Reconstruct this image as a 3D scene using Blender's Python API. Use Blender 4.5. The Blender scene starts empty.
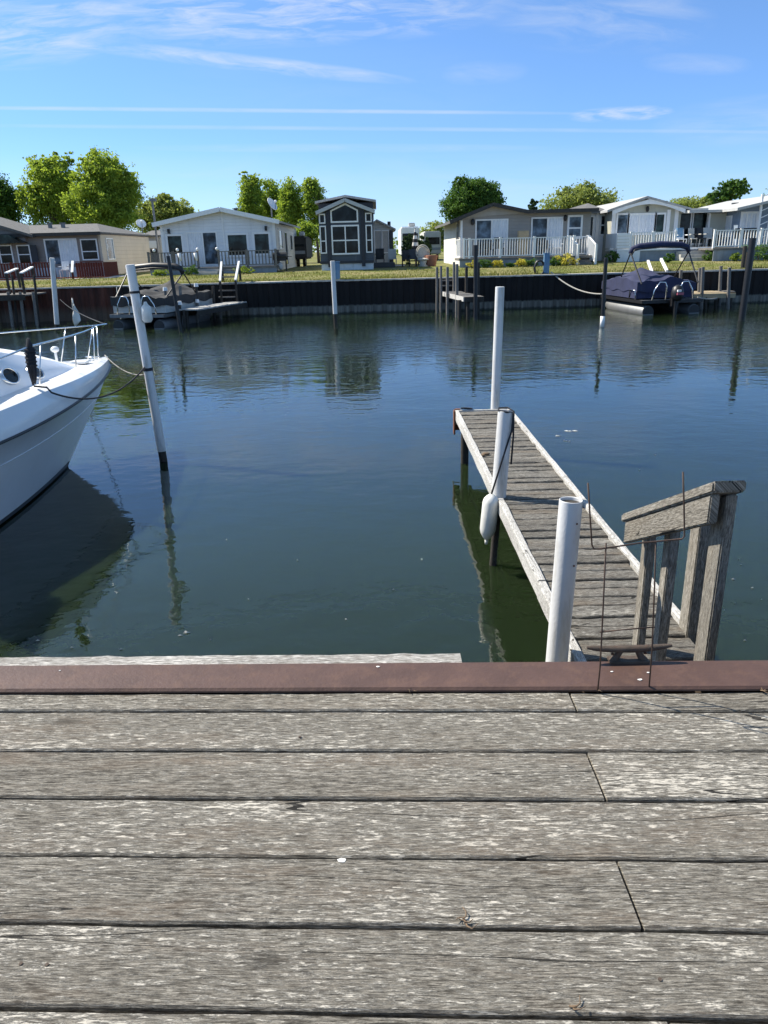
import bpy, bmesh, math, random
import numpy as np
from mathutils import Vector, Matrix, Euler
random.seed(7); NR = np.random.default_rng(11)
sc = bpy.context.scene; COL = sc.collection
R = math.radians
# ------------------------------------------------------------------ camera
EYE = 1.40; PITCH = R(19.5); ROLL = R(-1.5); FPX = 740.0
cd = bpy.data.cameras.new('camera'); cam = bpy.data.objects.new('camera', cd); COL.objects.link(cam)
cd.sensor_fit = 'HORIZONTAL'; cd.sensor_width = 36; cd.lens = FPX*36/768; cd.clip_end = 3000; cd.clip_start = .05
CM = Matrix.Rotation(math.pi/2-PITCH, 3, 'X') @ Matrix.Rotation(ROLL, 3, 'Z')
cam.location = (0, 0, EYE); cam.rotation_euler = CM.to_euler(); sc.camera = cam
def ray(px, py): return CM @ Vector(((px-384)/FPX, (512-py)/FPX, -1))
def G(px, py, z):                         # point of a horizontal surface at height z
    d = ray(px, py); t = (z-EYE)/d.z; return Vector((d.x*t, d.y*t, z))
def q(px, py, Y):                         # point of the vertical plane at distance Y
    d = ray(px, py); t = Y/d.y; return Vector((d.x*t, Y, EYE+d.z*t))
WATER = -1.70; DOCK = -0.97; WALLY = 40.0
def lawn(y): return 0.0 if y < WALLY else min(.30, .03*(y-WALLY))

# ------------------------------------------------------------------ node helpers
def newmat(name):
    m = bpy.data.materials.new(name); m.use_nodes = True
    nt = m.node_tree; b = nt.nodes['Principled BSDF']; return m, nt, b
def N(nt, typ, **kw):
    n = nt.nodes.new(typ)
    for k, v in kw.items():
        if k in n.inputs: n.inputs[k].default_value = v
        else: setattr(n, k, v)
    return n
def L(nt, a, b): nt.links.new(a, b)
def ramp(nt, fac, stops):
    r = nt.nodes.new('ShaderNodeValToRGB'); e = r.color_ramp.elements
    while len(e) < len(stops): e.new(.5)
    for el, (p, c) in zip(e, stops):
        el.position = p; el.color = (*c, 1) if len(c) == 3 else c
    L(nt, fac, r.inputs[0]); return r.outputs[0]
def math_(nt, op, a, b=None, c=None, clamp=False):
    n = nt.nodes.new('ShaderNodeMath'); n.operation = op; n.use_clamp = clamp
    for i, v in enumerate((a, b, c)):
        if v is None: continue
        if isinstance(v, (int, float)): n.inputs[i].default_value = v
        else: L(nt, v, n.inputs[i])
    return n.outputs[0]
def mixc(nt, fac, a, b, blend='MIX'):
    n = nt.nodes.new('ShaderNodeMix'); n.data_type = 'RGBA'; n.blend_type = blend
    for i, v in ((0, fac), (6, a), (7, b)):
        if isinstance(v, (int, float)): n.inputs[i].default_value = v
        elif isinstance(v, tuple): n.inputs[i].default_value = (*v[:3], 1)
        else: L(nt, v, n.inputs[i])
    return n.outputs[2]
def mapped(nt, coord, scale, loc=(0,0,0)):
    m = N(nt, 'ShaderNodeMapping'); m.inputs['Scale'].default_value = scale; m.inputs['Location'].default_value = loc
    L(nt, coord, m.inputs['Vector']); return m.outputs[0]
def noise(nt, vec, scale=1, detail=4, rough=.55, dist=0):
    n = N(nt, 'ShaderNodeTexNoise'); n.inputs['Scale'].default_value = scale; n.inputs['Detail'].default_value = detail
    n.inputs['Roughness'].default_value = rough; n.inputs['Distortion'].default_value = dist
    L(nt, vec, n.inputs['Vector']); return n.outputs[0]
def bump(nt, b, h, strength, dist):
    n = N(nt, 'ShaderNodeBump'); n.inputs['Strength'].default_value = strength; n.inputs['Distance'].default_value = dist
    L(nt, h, n.inputs['Height']); L(nt, n.outputs[0], b.inputs['Normal']); return n
def objc(nt): return N(nt, 'ShaderNodeTexCoord').outputs['Object']

def paint(name, col, rough=.5, var=.18, scale=3.0, dirt=None, dirt_amt=.25, bmp=.15, metal=0., spec=.5):
    """painted / plain surface with uneven tone, streaky dirt and a little relief"""
    m, nt, b = newmat(name); c = objc(nt)
    n1 = noise(nt, c, scale, 5, .6)
    lo = tuple(x*(1-var) for x in col); hi = tuple(min(1, x*(1+var*.6)) for x in col)
    base = ramp(nt, n1, [(.3, lo), (.7, hi)])
    if dirt:
        n2 = noise(nt, mapped(nt, c, (scale*2.2, scale*2.2, scale*.35)), 1, 6, .65)
        f = ramp(nt, n2, [(.5, (0,0,0)), (.75, (dirt_amt*2,)*3)])
        base = mixc(nt, f, base, dirt)
    L(nt, base, b.inputs['Base Color'])
    b.inputs['Roughness'].default_value = rough; b.inputs['Metallic'].default_value = metal
    b.inputs['Specular IOR Level'].default_value = spec
    if bmp: bump(nt, b, noise(nt, c, scale*12, 4, .6), bmp, .01)
    return m
def siding(name, col, pitch=.18, rough=.6, var=.1, dirt=(.2,.2,.18), vertical=False):
    """lapped siding: the laps are relief, the colour only weathers"""
    m, nt, b = newmat(name); c = objc(nt)
    n1 = noise(nt, c, .8, 5, .6)
    base = ramp(nt, n1, [(.3, tuple(x*(1-var) for x in col)), (.7, tuple(x*(1+var*.5) for x in col))])
    n2 = noise(nt, mapped(nt, c, (3, 3, .4)), 1, 5, .6)
    base = mixc(nt, ramp(nt, n2, [(.55, (0,0,0)), (.8, (.3,.3,.3))]), base, dirt)
    L(nt, base, b.inputs['Base Color']); b.inputs['Roughness'].default_value = rough
    s = N(nt, 'ShaderNodeSeparateXYZ'); L(nt, c, s.inputs[0])
    saw = math_(nt, 'FRACT', math_(nt, 'DIVIDE', s.outputs['X' if vertical else 'Z'], pitch))
    bump(nt, b, saw, .9, -.02)
    return m
def glass(name, tint=(.008,.011,.013), rough=.04):
    m, nt, b = newmat(name); c = objc(nt)
    L(nt, ramp(nt, noise(nt, c, 1.3, 3), [(.38, tuple(x*.25 for x in tint)), (.50, tint), (.66, tuple(x*3.2 for x in tint))]), b.inputs['Base Color'])  # lighter patches in the base colour stand in for reflections
    b.inputs['Roughness'].default_value = rough; b.inputs['IOR'].default_value = 1.45; b.inputs['Specular IOR Level'].default_value = .22
    bump(nt, b, noise(nt, c, 2, 1), .05, .01); return m
def wood(name, dark, mid, light, brown=None, flake=.5, rough=.85, relief=.5, uv='wc'):
    """weathered board; coordinates come from the 'wc' attribute: along, across, board number"""
    m, nt, b = newmat(name)
    a = N(nt, 'ShaderNodeAttribute'); a.attribute_name = uv; c = a.outputs['Vector']
    sp = N(nt, 'ShaderNodeSeparateXYZ'); L(nt, c, sp.inputs[0])
    grain = noise(nt, mapped(nt, c, (20, 270, 31)), 1, 6, .78, .1)
    flakes = noise(nt, mapped(nt, c, (22, 135, 17)), 1, 8, .80, .08)
    patch = noise(nt, mapped(nt, c, (1.1, 4.5, 7)), 1, 4, .6)
    tone = noise(nt, mapped(nt, c, (.02, .02, 5.13)), 1, 0)
    base = ramp(nt, grain, [(.38, dark), (.5, mid), (.62, tuple(.55*x+.45*y for x, y in zip(light, mid)))])
    fl = math_(nt, 'ADD', flakes, math_(nt, 'MULTIPLY', math_(nt, 'SUBTRACT', patch, .5), .26))
    fl = math_(nt, 'ADD', fl, math_(nt, 'MULTIPLY', math_(nt, 'SUBTRACT', tone, .5), .05))
    fmask = ramp(nt, fl, [(.61-.20*flake, (0,0,0)), (.675-.18*flake, (1,1,1))])
    base = mixc(nt, math_(nt, 'MULTIPLY', fmask, .8), base, light)
    dk = ramp(nt, fl, [(.39, (1,1,1)), (.47, (0,0,0))])
    base = mixc(nt, math_(nt, 'MULTIPLY', dk, .72), base, dark)
    if brown:
        bn = noise(nt, mapped(nt, c, (1.7, 9, 3.7), (5, 1, 0)), 1, 4, .6)
        base = mixc(nt, math_(nt, 'MULTIPLY', ramp(nt, bn, [(.5, (0,0,0)), (.72, (1,1,1))]), .32), base, brown)
    # long checks (cracks) in the grain and a few knots
    cr = noise(nt, mapped(nt, c, (.32, 9, 9.1)), 1, 3, .35, .0)
    crack = math_(nt, 'LESS_THAN', math_(nt, 'ABSOLUTE', math_(nt, 'SUBTRACT', cr, .62)), .0022)
    v = N(nt, 'ShaderNodeTexVoronoi'); v.inputs['Scale'].default_value = 1; v.inputs['Randomness'].default_value = 1
    L(nt, mapped(nt, c, (1.4, 3.9, 3.3)), v.inputs['Vector'])
    kd = v.outputs['Distance']
    knot = ramp(nt, kd, [(.04, (1,1,1)), (.10, (0,0,0))])
    base = mixc(nt, math_(nt, 'MULTIPLY', knot, .55), base, tuple(x*.9 for x in dark))
    base = mixc(nt, math_(nt, 'MULTIPLY', crack, .9), base, (.012,.011,.01))
    L(nt, base, b.inputs['Base Color']); b.inputs['Roughness'].default_value = rough
    b.inputs['Specular IOR Level'].default_value = .2
    h = math_(nt, 'ADD', math_(nt, 'MULTIPLY', grain, .6), math_(nt, 'MULTIPLY', fmask, .4))
    h = math_(nt, 'SUBTRACT', h, math_(nt, 'MULTIPLY', crack, 1.5))
    bump(nt, b, h, relief, .004)
    return m

# ------------------------------------------------------------------ mesh builder
class MB:
    def __init__(s): s.v = []; s.f = []; s.wc = []; s.rnd = []
    def add(s, vs, fs, wc=None):
        o = len(s.v); s.v += [tuple(v) for v in vs]; s.f += [tuple(i+o for i in f) for f in fs]
        s.wc += wc if wc else [(v[0], v[1]+v[2], .37*len(s.v)) for v in vs] ; return s
    def box(s, x0, x1, y0, y1, z0, z1):
        x0, x1 = min(x0,x1), max(x0,x1); y0, y1 = min(y0,y1), max(y0,y1); z0, z1 = min(z0,z1), max(z0,z1)
        v = [(x,y,z) for z in (z0,z1) for x,y in ((x0,y0),(x1,y0),(x1,y1),(x0,y1))]
        dx, dy, dz = x1-x0, y1-y0, z1-z0; k = random.random()*50
        wc = []
        for p in v:
            if dx >= dy and dx >= dz: wc.append((p[0], p[1]+p[2], k))
            elif dy >= dz: wc.append((p[1], p[0]+p[2], k))
            else: wc.append((p[2], p[0]+p[1], k))
        return s.add(v, [(3,2,1,0),(4,5,6,7),(0,1,5,4),(1,2,6,5),(2,3,7,6),(3,0,4,7)], wc)
    def beam(s, a, b, w, h, up=(0,0,1)):
        """rectangular bar from a to b, w across, h along up"""
        a, b = Vector(a), Vector(b); d = (b-a).normalized(); up = Vector(up)
        sd = d.cross(up)
        if sd.length < 1e-4: sd = d.cross(Vector((1,0,0)))
        sd.normalize(); u = sd.cross(d).normalized(); k = random.random()*50
        vs, wc = [], []; ln = (b-a).length
        for t, p in ((0, a), (ln, b)):
            for i, j in ((-1,-1),(1,-1),(1,1),(-1,1)):
                vs.append(p+sd*(w/2*i)+u*(h/2*j)); wc.append((t, w/2*i+h/2*j, k))
        return s.add(vs, [(0,1,2,3),(7,6,5,4),(0,4,5,1),(1,5,6,2),(2,6,7,3),(3,7,4,0)], wc)
    def tube(s, pts, r, n=8, cap=True):
        pts = [Vector(p) for p in pts]; m = len(pts)
        rs = r if isinstance(r, (list, tuple)) else [r]*m
        vs, wc = [], []; prev = None; acc = 0; k = random.random()*50
        for i, p in enumerate(pts):
            d = (pts[min(i+1,m-1)]-pts[max(i-1,0)]).normalized()
            if prev is None:
                ref = Vector((0,0,1)) if abs(d.z) < .9 else Vector((1,0,0)); sd = d.cross(ref).normalized()
            else: sd = (prev-d*prev.dot(d)).normalized()
            prev = sd; u = d.cross(sd)
            if i: acc += (p-pts[i-1]).length
            for j in range(n):
                a = 2*math.pi*j/n; vs.append(p+(sd*math.cos(a)+u*math.sin(a))*rs[i]); wc.append((acc, rs[i]*a, k))
        fs = [(i*n+j, i*n+(j+1)%n, (i+1)*n+(j+1)%n, (i+1)*n+j) for i in range(m-1) for j in range(n)]
        if cap: fs += [tuple(range(n))[::-1], tuple((m-1)*n+j for j in range(n))]
        return s.add(vs, fs, wc)
    def prism(s, poly, y0, y1):
        """polygon in x,z pushed along y"""
        n = len(poly)
        vs = [(x, y0, z) for x, z in poly]+[(x, y1, z) for x, z in poly]
        fs = [tuple(range(n)), tuple(range(2*n-1, n-1, -1))]+[(i, n+i, n+(i+1)%n, (i+1)%n) for i in range(n)]
        return s.add(vs, fs)
    def ball(s, c, r, nu=10, nv=7):
        rx, ry, rz = r if isinstance(r, (tuple, list)) else (r, r, r); c = Vector(c)
        vs = [c+Vector((0,0,-rz))]
        for i in range(1, nv):
            a = math.pi*i/nv-math.pi/2
            for j in range(nu):
                t = 2*math.pi*j/nu; vs.append(c+Vector((rx*math.cos(a)*math.cos(t), ry*math.cos(a)*math.sin(t), rz*math.sin(a))))
        vs.append(c+Vector((0,0,rz))); e = len(vs)-1
        fs = [(0, 1+(j+1)%nu, 1+j) for j in range(nu)]
        for i in range(nv-2):
            for j in range(nu): fs.append((1+i*nu+j, 1+i*nu+(j+1)%nu, 1+(i+1)*nu+(j+1)%nu, 1+(i+1)*nu+j))
        fs += [(e, 1+(nv-2)*nu+j, 1+(nv-2)*nu+(j+1)%nu) for j in range(nu)]
        return s.add(vs, fs)
    def grid(s, rows, closed=False, wcs=None):
        n = len(rows[0]); vs = [p for r in rows for p in r]; m = len(rows); k = n if closed else n-1
        return s.add(vs, [(i*n+j, i*n+(j+1)%n, (i+1)*n+(j+1)%n, (i+1)*n+j) for i in range(m-1) for j in range(k)], wcs)
    def plank(s, a0, a1, b0, b1, top, th, seg=.18, jit=.0015, ch=.004, k=None):
        """board: near edge a0->a1, far edge b0->b1 (x,y pairs), worn edges, slightly uneven"""
        a0, a1, b0, b1 = (Vector((p[0], p[1], 0)) for p in (a0, a1, b0, b1))
        ln = (a1-a0).length; n = max(2, int(ln/seg)); k = random.random()*90 if k is None else k
        w = (b0-a0).length; cup = random.uniform(-.0015, .0025); rows, wc = [], []
        for i in range(n+1):
            t = i/n; A = a0.lerp(a1, t); B = b0.lerp(b1, t); c = (B-A).normalized()
            A = A+c*random.uniform(-jit, jit); B = B+c*random.uniform(-jit, jit); zj = random.uniform(-jit, jit)*.8
            W = (B-A).length; pr = [(0, -th), (0, -ch*1.3), (ch, 0), (W*.5, cup), (W-ch, 0), (W, -ch*1.3), (W, -th)]
            row = []
            for d, z in pr:
                row.append(A+c*d+Vector((0, 0, top+z+zj))); wc.append((t*ln+k*3, d+z, k))
            rows.append(row)
        o = len(s.v); s.grid(rows, True, wc); m = 7
        s.f.append(tuple(o+j for j in range(m))); s.f.append(tuple(o+n*m+j for j in range(m-1, -1, -1)))
        return s
    def build(s, name, mat, parent=None, loc=None, smooth=False, bevel=0, label=None, recalc=True):
        rt = parent
        while rt is not None and rt.parent is not None: rt = rt.parent
        off = Vector(rt['_loc']) if rt is not None else Vector(loc or (0,0,0))
        me = bpy.data.meshes.new(name)
        me.from_pydata([Vector(v)-off for v in s.v], [], s.f)
        at = me.attributes.new('wc', 'FLOAT_VECTOR', 'POINT'); at.data.foreach_set('vector', [x for w in s.wc for x in w])
        if bevel or recalc:
            bm = bmesh.new(); bm.from_mesh(me)
            if recalc: bmesh.ops.recalc_face_normals(bm, faces=bm.faces)
            if bevel:
                es = [e for e in bm.edges if len(e.link_faces) == 2 and e.calc_face_angle(0) > .6]
                bmesh.ops.bevel(bm, geom=es, offset=bevel, segments=2, affect='EDGES', clamp_overlap=True)
            bm.to_mesh(me); bm.free()
        if smooth:
            me.polygons.foreach_set('use_smooth', [True]*len(me.polygons))
            if smooth is not True: me.set_sharp_from_angle(angle=R(smooth))
        me.materials.append(mat)
        o = bpy.data.objects.new(name, me); COL.objects.link(o)
        if parent is not None: o.parent = parent
        else: o.location = off; o['_loc'] = tuple(off)
        if label: o['label'] = label
        return o
def thing(name, label, cat, loc, group=None):
    o = bpy.data.objects.new(name, None); COL.objects.link(o); o.location = loc; o['_loc'] = tuple(loc)
    o['label'] = label; o['category'] = cat; o.empty_display_size = .2
    if group: o['group'] = group
    return o
def tag(o, label, cat, group=None):
    o['label'] = label; o['category'] = cat
    if group: o['group'] = group
    return o
def struct(o): o['kind'] = 'structure'; return o
def B(): return MB()
def arc(p0, p1, sag, n=14):
    p0, p1 = Vector(p0), Vector(p1)
    return [p0.lerp(p1, i/n)-Vector((0, 0, sag*4*(i/n)*(1-i/n))) for i in range(n+1)]

# ------------------------------------------------------------------ materials
M = {}
M['deck'] = wood('deck wood', (.030,.026,.021), (.188,.171,.142), (.59,.55,.475), (.21,.155,.11), .56, relief=1.1)
M['dockwood'] = wood('dock wood', (.022,.019,.016), (.125,.115,.098), (.42,.40,.355), (.20,.145,.09), .5, relief=1.2)
M['railwood'] = wood('rail wood', (.055,.048,.039), (.205,.188,.158), (.45,.42,.365), (.22,.175,.12), .45, relief=.9)
M['whitewood'] = wood('worn white paint on wood', (.16,.15,.135), (.42,.41,.385), (.62,.61,.585), None, .62, relief=.5)
M['bleached'] = wood('sun bleached timber', (.10,.09,.078), (.30,.285,.26), (.60,.58,.545), None, .62, relief=.8)
M['greywood'] = wood('grey far wood', (.07,.065,.06), (.17,.16,.15), (.32,.31,.29), (.16,.13,.10), .4)
M['darkwood'] = wood('dark wet wood', (.02,.018,.016), (.05,.045,.04), (.11,.10,.09), None, .3)
M['redwood'] = wood('red stained wood', (.05,.012,.010), (.12,.028,.022), (.19,.055,.04), None, .3)
M['yellowwood'] = wood('fresh pale wood', (.22,.17,.10), (.42,.34,.22), (.55,.46,.32), None, .4)
M['pvc'] = paint('white pile sleeve', (.66,.66,.655), .42, .08, 4, (.36,.33,.26), .5, .2)
M['steel'] = paint('brown painted steel', (.088,.050,.039), .55, .22, 6, (.15,.085,.055), .25, .2, spec=.4)
M['rust'] = paint('rust', (.17,.065,.03), .85, .45, 9, (.05,.03,.02), .4, .5)
M['iron'] = paint('weathered iron', (.095,.07,.052), .65, .35, 25, (.10,.05,.03), .4, .5, metal=.3)
M['wire'] = paint('rusty wire', (.07,.045,.035), .6, .3, 30, (.10,.05,.03), .4, .2, metal=.4)
M['gel'] = paint('white gelcoat', (.80,.81,.82), .16, .02, 1.2, (.62,.61,.57), .10, .02)
M['geldeck'] = paint('white boat deck', (.80,.80,.79), .42, .03, 2, (.6,.58,.54), .08, .10)
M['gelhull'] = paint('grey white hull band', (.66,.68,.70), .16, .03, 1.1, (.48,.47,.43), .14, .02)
M['bottom'] = paint('black bottom paint', (.02,.022,.024), .6, .4, 4)
M['trimdark'] = paint('dark vinyl trim', (.03,.032,.036), .4, .2, 6)
M['chrome'] = paint('stainless tube', (.72,.73,.74), .22, .06, 9, metal=1., bmp=0)
M['alu'] = paint('aluminium', (.20,.205,.21), .55, .15, 4, (.2,.2,.18), .3, .1, metal=.6)
M['black'] = paint('black plastic', (.014,.014,.016), .45, .3, 6)
M['rope'] = paint('dark rope', (.03,.032,.04), .9, .4, 60, bmp=.8)
M['palerope'] = paint('pale rope', (.45,.43,.38), .9, .3, 60, (.1,.1,.1), .3, .8)
M['vinyl'] = paint('fender vinyl', (.72,.72,.68), .4, .12, 8, (.35,.33,.27), .3, .15)
M['cloth'] = paint('white cloth', (.75,.74,.70), .9, .1, 8)
M['navy'] = paint('navy canvas', (.022,.028,.075), .85, .25, 2.2, (.05,.055,.09), .3, .3)
M['charcoal'] = paint('charcoal canvas', (.035,.035,.036), .85, .25, 2.2, (.07,.07,.07), .3, .3)
M['white'] = paint('white paint', (.84,.84,.83), .5, .06, 1.5, (.5,.49,.45), .12, .1)
M['white2'] = siding('white siding', (.80,.81,.82), .2)
M['cream'] = siding('cream siding', (.74,.72,.66), .2)
M['beige'] = siding('beige siding', (.58,.50,.40), .25)
M['brown'] = siding('brown siding', (.26,.22,.195), .2)
M['taupe'] = siding('taupe siding', (.33,.30,.265), .2)
M['taupepale'] = siding('pale taupe panel', (.44,.41,.37), .25)
M['slate'] = siding('slate blue siding', (.062,.075,.092), .16)
M['slatedark'] = paint('dark slate trim', (.02,.022,.03), .5, .2, 3)
M['sage'] = siding('sage panel', (.46,.46,.39), .3, vertical=True)
M['blue'] = siding('blue grey siding', (.22,.28,.36), .2)
M['lightgrey'] = siding('light grey siding', (.50,.50,.47), .2)
M['shingle'] = paint('grey shingles', (.13,.128,.125), .9, .3, 5, (.07,.07,.065), .3, .7)
M['shinglelight'] = paint('pale shingles', (.42,.42,.41), .85, .2, 5, (.22,.22,.2), .3, .6)
M['roofdark'] = paint('dark roof edge', (.05,.048,.046), .8, .3, 4)
M['roofwhite'] = paint('white roof', (.46,.46,.445), .6, .12, 3, (.4,.4,.36), .3, .2)
M['skirt'] = paint('grey white skirting', (.60,.63,.66), .6, .12, 2, (.3,.3,.28), .3, .2)
M['skirtblue'] = paint('blue grey skirting', (.26,.29,.33), .7, .18, 2, (.15,.15,.14), .3, .2)
M['concrete'] = paint('concrete', (.42,.41,.38), .85, .15, 2, (.2,.19,.17), .3, .4)
M['glass'] = glass('dark window glass')
M['glassblue'] = glass('glass with painted sky reflection', (.05,.072,.095))  # pale bluish reflection of the sky put into the base colour
M['glassgreen'] = glass('green window glass', (.012,.022,.022))
M['bluepaint'] = paint('faded blue paint', (.10,.22,.36), .6, .2, 5, (.3,.33,.36), .3, .2)
M['wicker'] = paint('pale wicker', (.60,.57,.50), .8, .25, 18, (.25,.22,.17), .4, .6)
M['terracotta'] = paint('terracotta', (.30,.13,.08), .85, .25, 6)
def curtain():
    m, nt, b = newmat('white curtain behind glass'); c = objc(nt)
    s = N(nt, 'ShaderNodeSeparateXYZ'); L(nt, c, s.inputs[0])
    w = math_(nt, 'SINE', math_(nt, 'ADD', math_(nt, 'MULTIPLY', s.outputs['X'], 34), math_(nt, 'MULTIPLY', noise(nt, c, 2), 6)))
    L(nt, ramp(nt, noise(nt, c, 2.5, 3), [(.3, (.62,.66,.71)), (.7, (.78,.80,.83))]), b.inputs['Base Color'])
    b.inputs['Roughness'].default_value = .3; b.inputs['Coat Weight'].default_value = .6; b.inputs['Coat Roughness'].default_value = .03
    bump(nt, b, w, .6, .03); return m
M['curtain'] = curtain()
def striped():
    m, nt, b = newmat('black and white stripes'); c = objc(nt)
    s = N(nt, 'ShaderNodeSeparateXYZ'); L(nt, c, s.inputs[0])
    f = math_(nt, 'GREATER_THAN', math_(nt, 'FRACT', math_(nt, 'MULTIPLY', s.outputs['Z'], 2.3)), .5)
    L(nt, mixc(nt, f, (.72,.71,.68), (.03,.03,.035)), b.inputs['Base Color']); b.inputs['Roughness'].default_value = .9; return m
M['striped'] = striped()
def leafmat(name, dark, light, trans=.35):
    m, nt, b = newmat(name)
    a = N(nt, 'ShaderNodeAttribute'); a.attribute_name = 'rnd'
    col = ramp(nt, a.outputs['Fac'], [(.0, dark), (1., light)])
    L(nt, col, b.inputs['Base Color']); b.inputs['Roughness'].default_value = .6; b.inputs['Specular IOR Level'].default_value = .25
    t = N(nt, 'ShaderNodeBsdfTranslucent'); L(nt, mixc(nt, .5, col, (light[0]*1.3, light[1]*1.25, light[2]*.5)), t.inputs[0])
    mx = N(nt, 'ShaderNodeMixShader'); mx.inputs[0].default_value = trans
    L(nt, b.outputs[0], mx.inputs[1]); L(nt, t.outputs[0], mx.inputs[2])
    L(nt, mx.outputs[0], nt.nodes['Material Output'].inputs['Surface']); return m
M['leaflime'] = leafmat('lime spring leaves', (.13,.21,.035), (.34,.45,.075), .52)
M['leafmid'] = leafmat('mid green leaves', (.09,.15,.025), (.26,.35,.055), .42)
M['leafdeep'] = leafmat('deep green leaves', (.035,.085,.02), (.11,.21,.04), .35)
M['leafdark'] = leafmat('dark needles', (.025,.055,.025), (.07,.125,.05), .25)
M['leafolive'] = leafmat('pale olive leaves', (.15,.20,.06), (.31,.37,.12), .5)
M['leafyellow'] = leafmat('yellow shrub leaves', (.34,.30,.03), (.62,.56,.10), .3)
M['blade'] = leafmat('grass blades', (.11,.12,.03), (.26,.26,.08), .3)
M['bark'] = paint('bark', (.11,.085,.065), .95, .4, 6, (.05,.04,.03), .4, .9)
def lawnmat():
    m, nt, b = newmat('lawn'); c = objc(nt)
    n1 = noise(nt, c, .35, 5, .65); n2 = noise(nt, c, 9, 6, .7)
    a = ramp(nt, n2, [(.3, (.055,.075,.018)), (.55, (.15,.17,.045)), (.75, (.27,.25,.10))])
    a = mixc(nt, ramp(nt, n1, [(.42, (0,0,0)), (.62, (.8,.8,.8))]), a, (.27,.23,.12))
    L(nt, a, b.inputs['Base Color']); b.inputs['Roughness'].default_value = .95; b.inputs['Specular IOR Level'].default_value = .1
    bump(nt, b, n2, .9, .06); return m
M['lawn'] = lawnmat()
M['soil'] = paint('dark soil', (.035,.03,.024), .95, .4, 8, bmp=.6)
def watermat():
    m, nt, b = newmat('canal water'); c = objc(nt)
    L(nt, ramp(nt, noise(nt, c, .12, 3), [(.3, (.010,.018,.008)), (.7, (.014,.022,.008))]), b.inputs['Base Color'])
    b.inputs['Subsurface Weight'].default_value = 1; b.inputs['Subsurface Radius'].default_value = (.7, .9, .6); b.inputs['Subsurface Scale'].default_value = 1
    b.inputs['Roughness'].default_value = .015; b.inputs['IOR'].default_value = 1.45
    s = N(nt, 'ShaderNodeSeparateXYZ'); L(nt, c, s.inputs[0])
    wind = ramp(nt, noise(nt, mapped(nt, c, (.05,.13,1)), 1, 3, .6, .6), [(.38, (.15,)*3), (.62, (1,)*3)])
    breeze = N(nt, 'ShaderNodeMapRange'); breeze.interpolation_type = 'SMOOTHSTEP'     # the sheltered side is calm, the far side ruffled
    breeze.inputs['From Min'].default_value = 17; breeze.inputs['From Max'].default_value = 27; L(nt, s.outputs['Y'], breeze.inputs['Value'])
    r1 = noise(nt, mapped(nt, c, (2.1, 3.0, 1)), 1, 2, .5, .2)
    r2 = noise(nt, mapped(nt, c, (5.5, 6.5, 1)), 1, 3, .55, .2)
    r3 = noise(nt, mapped(nt, c, (11, 13, 1)), 1, 2, .5, .1)
    r0 = noise(nt, mapped(nt, c, (.30, .5, 1)), 1, 2, .5, .3)
    near = math_(nt, 'ADD', math_(nt, 'MULTIPLY', r1, .19), math_(nt, 'MULTIPLY', r3, .036))
    near = math_(nt, 'MULTIPLY', near, math_(nt, 'ADD', math_(nt, 'MULTIPLY', wind, .75), .35))
    amp = math_(nt, 'MULTIPLY', breeze.outputs[0], math_(nt, 'ADD', math_(nt, 'MULTIPLY', wind, .7), .3))
    h = math_(nt, 'ADD', near, math_(nt, 'MULTIPLY', amp, math_(nt, 'ADD', math_(nt, 'MULTIPLY', r2, .50), math_(nt, 'MULTIPLY', r1, .45))))
    h = math_(nt, 'ADD', h, math_(nt, 'MULTIPLY', r0, .22))
    bump(nt, b, h, 1., .045); return m
M['water'] = watermat()
def wallmat():
    m, nt, b = newmat('stained steel sheet piling'); c = objc(nt)
    s = N(nt, 'ShaderNodeSeparateXYZ'); L(nt, c, s.inputs[0])
    n = noise(nt, mapped(nt, c, (1.2, 1.2, .5)), 1, 6, .65); st = noise(nt, mapped(nt, c, (5, 5, .3)), 1, 5, .6)
    base = ramp(nt, n, [(.3, (.0035,.0022,.002)), (.6, (.007,.0045,.004)), (.8, (.02,.011,.008))])
    zz = math_(nt, 'ADD', s.outputs['Z'], math_(nt, 'MULTIPLY', math_(nt, 'SUBTRACT', st, .5), .22))
    low = ramp(nt, zz, [(.38, (1,1,1)), (.46, (0,0,0))])
    pale = ramp(nt, st, [(.3, (.07,.066,.055)), (.55, (.17,.16,.135)), (.75, (.32,.30,.25))])
    base = mixc(nt, low, base, pale)
    wet = ramp(nt, zz, [(.05, (1,1,1)), (.12, (0,0,0))])
    base = mixc(nt, math_(nt, 'MULTIPLY', wet, .85), base, (.02,.022,.015))
    L(nt, base, b.inputs['Base Color']); b.inputs['Roughness'].default_value = .8; bump(nt, b, st, .5, .02); return m
M['sheet'] = wallmat()
def rustwall():
    m, nt, b = newmat('rusty sheet piling'); c = objc(nt)
    n = noise(nt, mapped(nt, c, (3, 3, .5)), 1, 6, .65); s = N(nt, 'ShaderNodeSeparateXYZ'); L(nt, c, s.inputs[0])
    base = ramp(nt, n, [(.3, (.02,.008,.006)), (.55, (.085,.026,.016)), (.78, (.17,.06,.038))])
    low = ramp(nt, s.outputs['Z'], [(.3, (1,1,1)), (.75, (0,0,0))])
    base = mixc(nt, math_(nt, 'MULTIPLY', low, .7), base, (.12,.10,.075))
    L(nt, base, b.inputs['Base Color']); b.inputs['Roughness'].default_value = .85; bump(nt, b, n, .5, .02); return m
M['rustsheet'] = rustwall()

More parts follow.
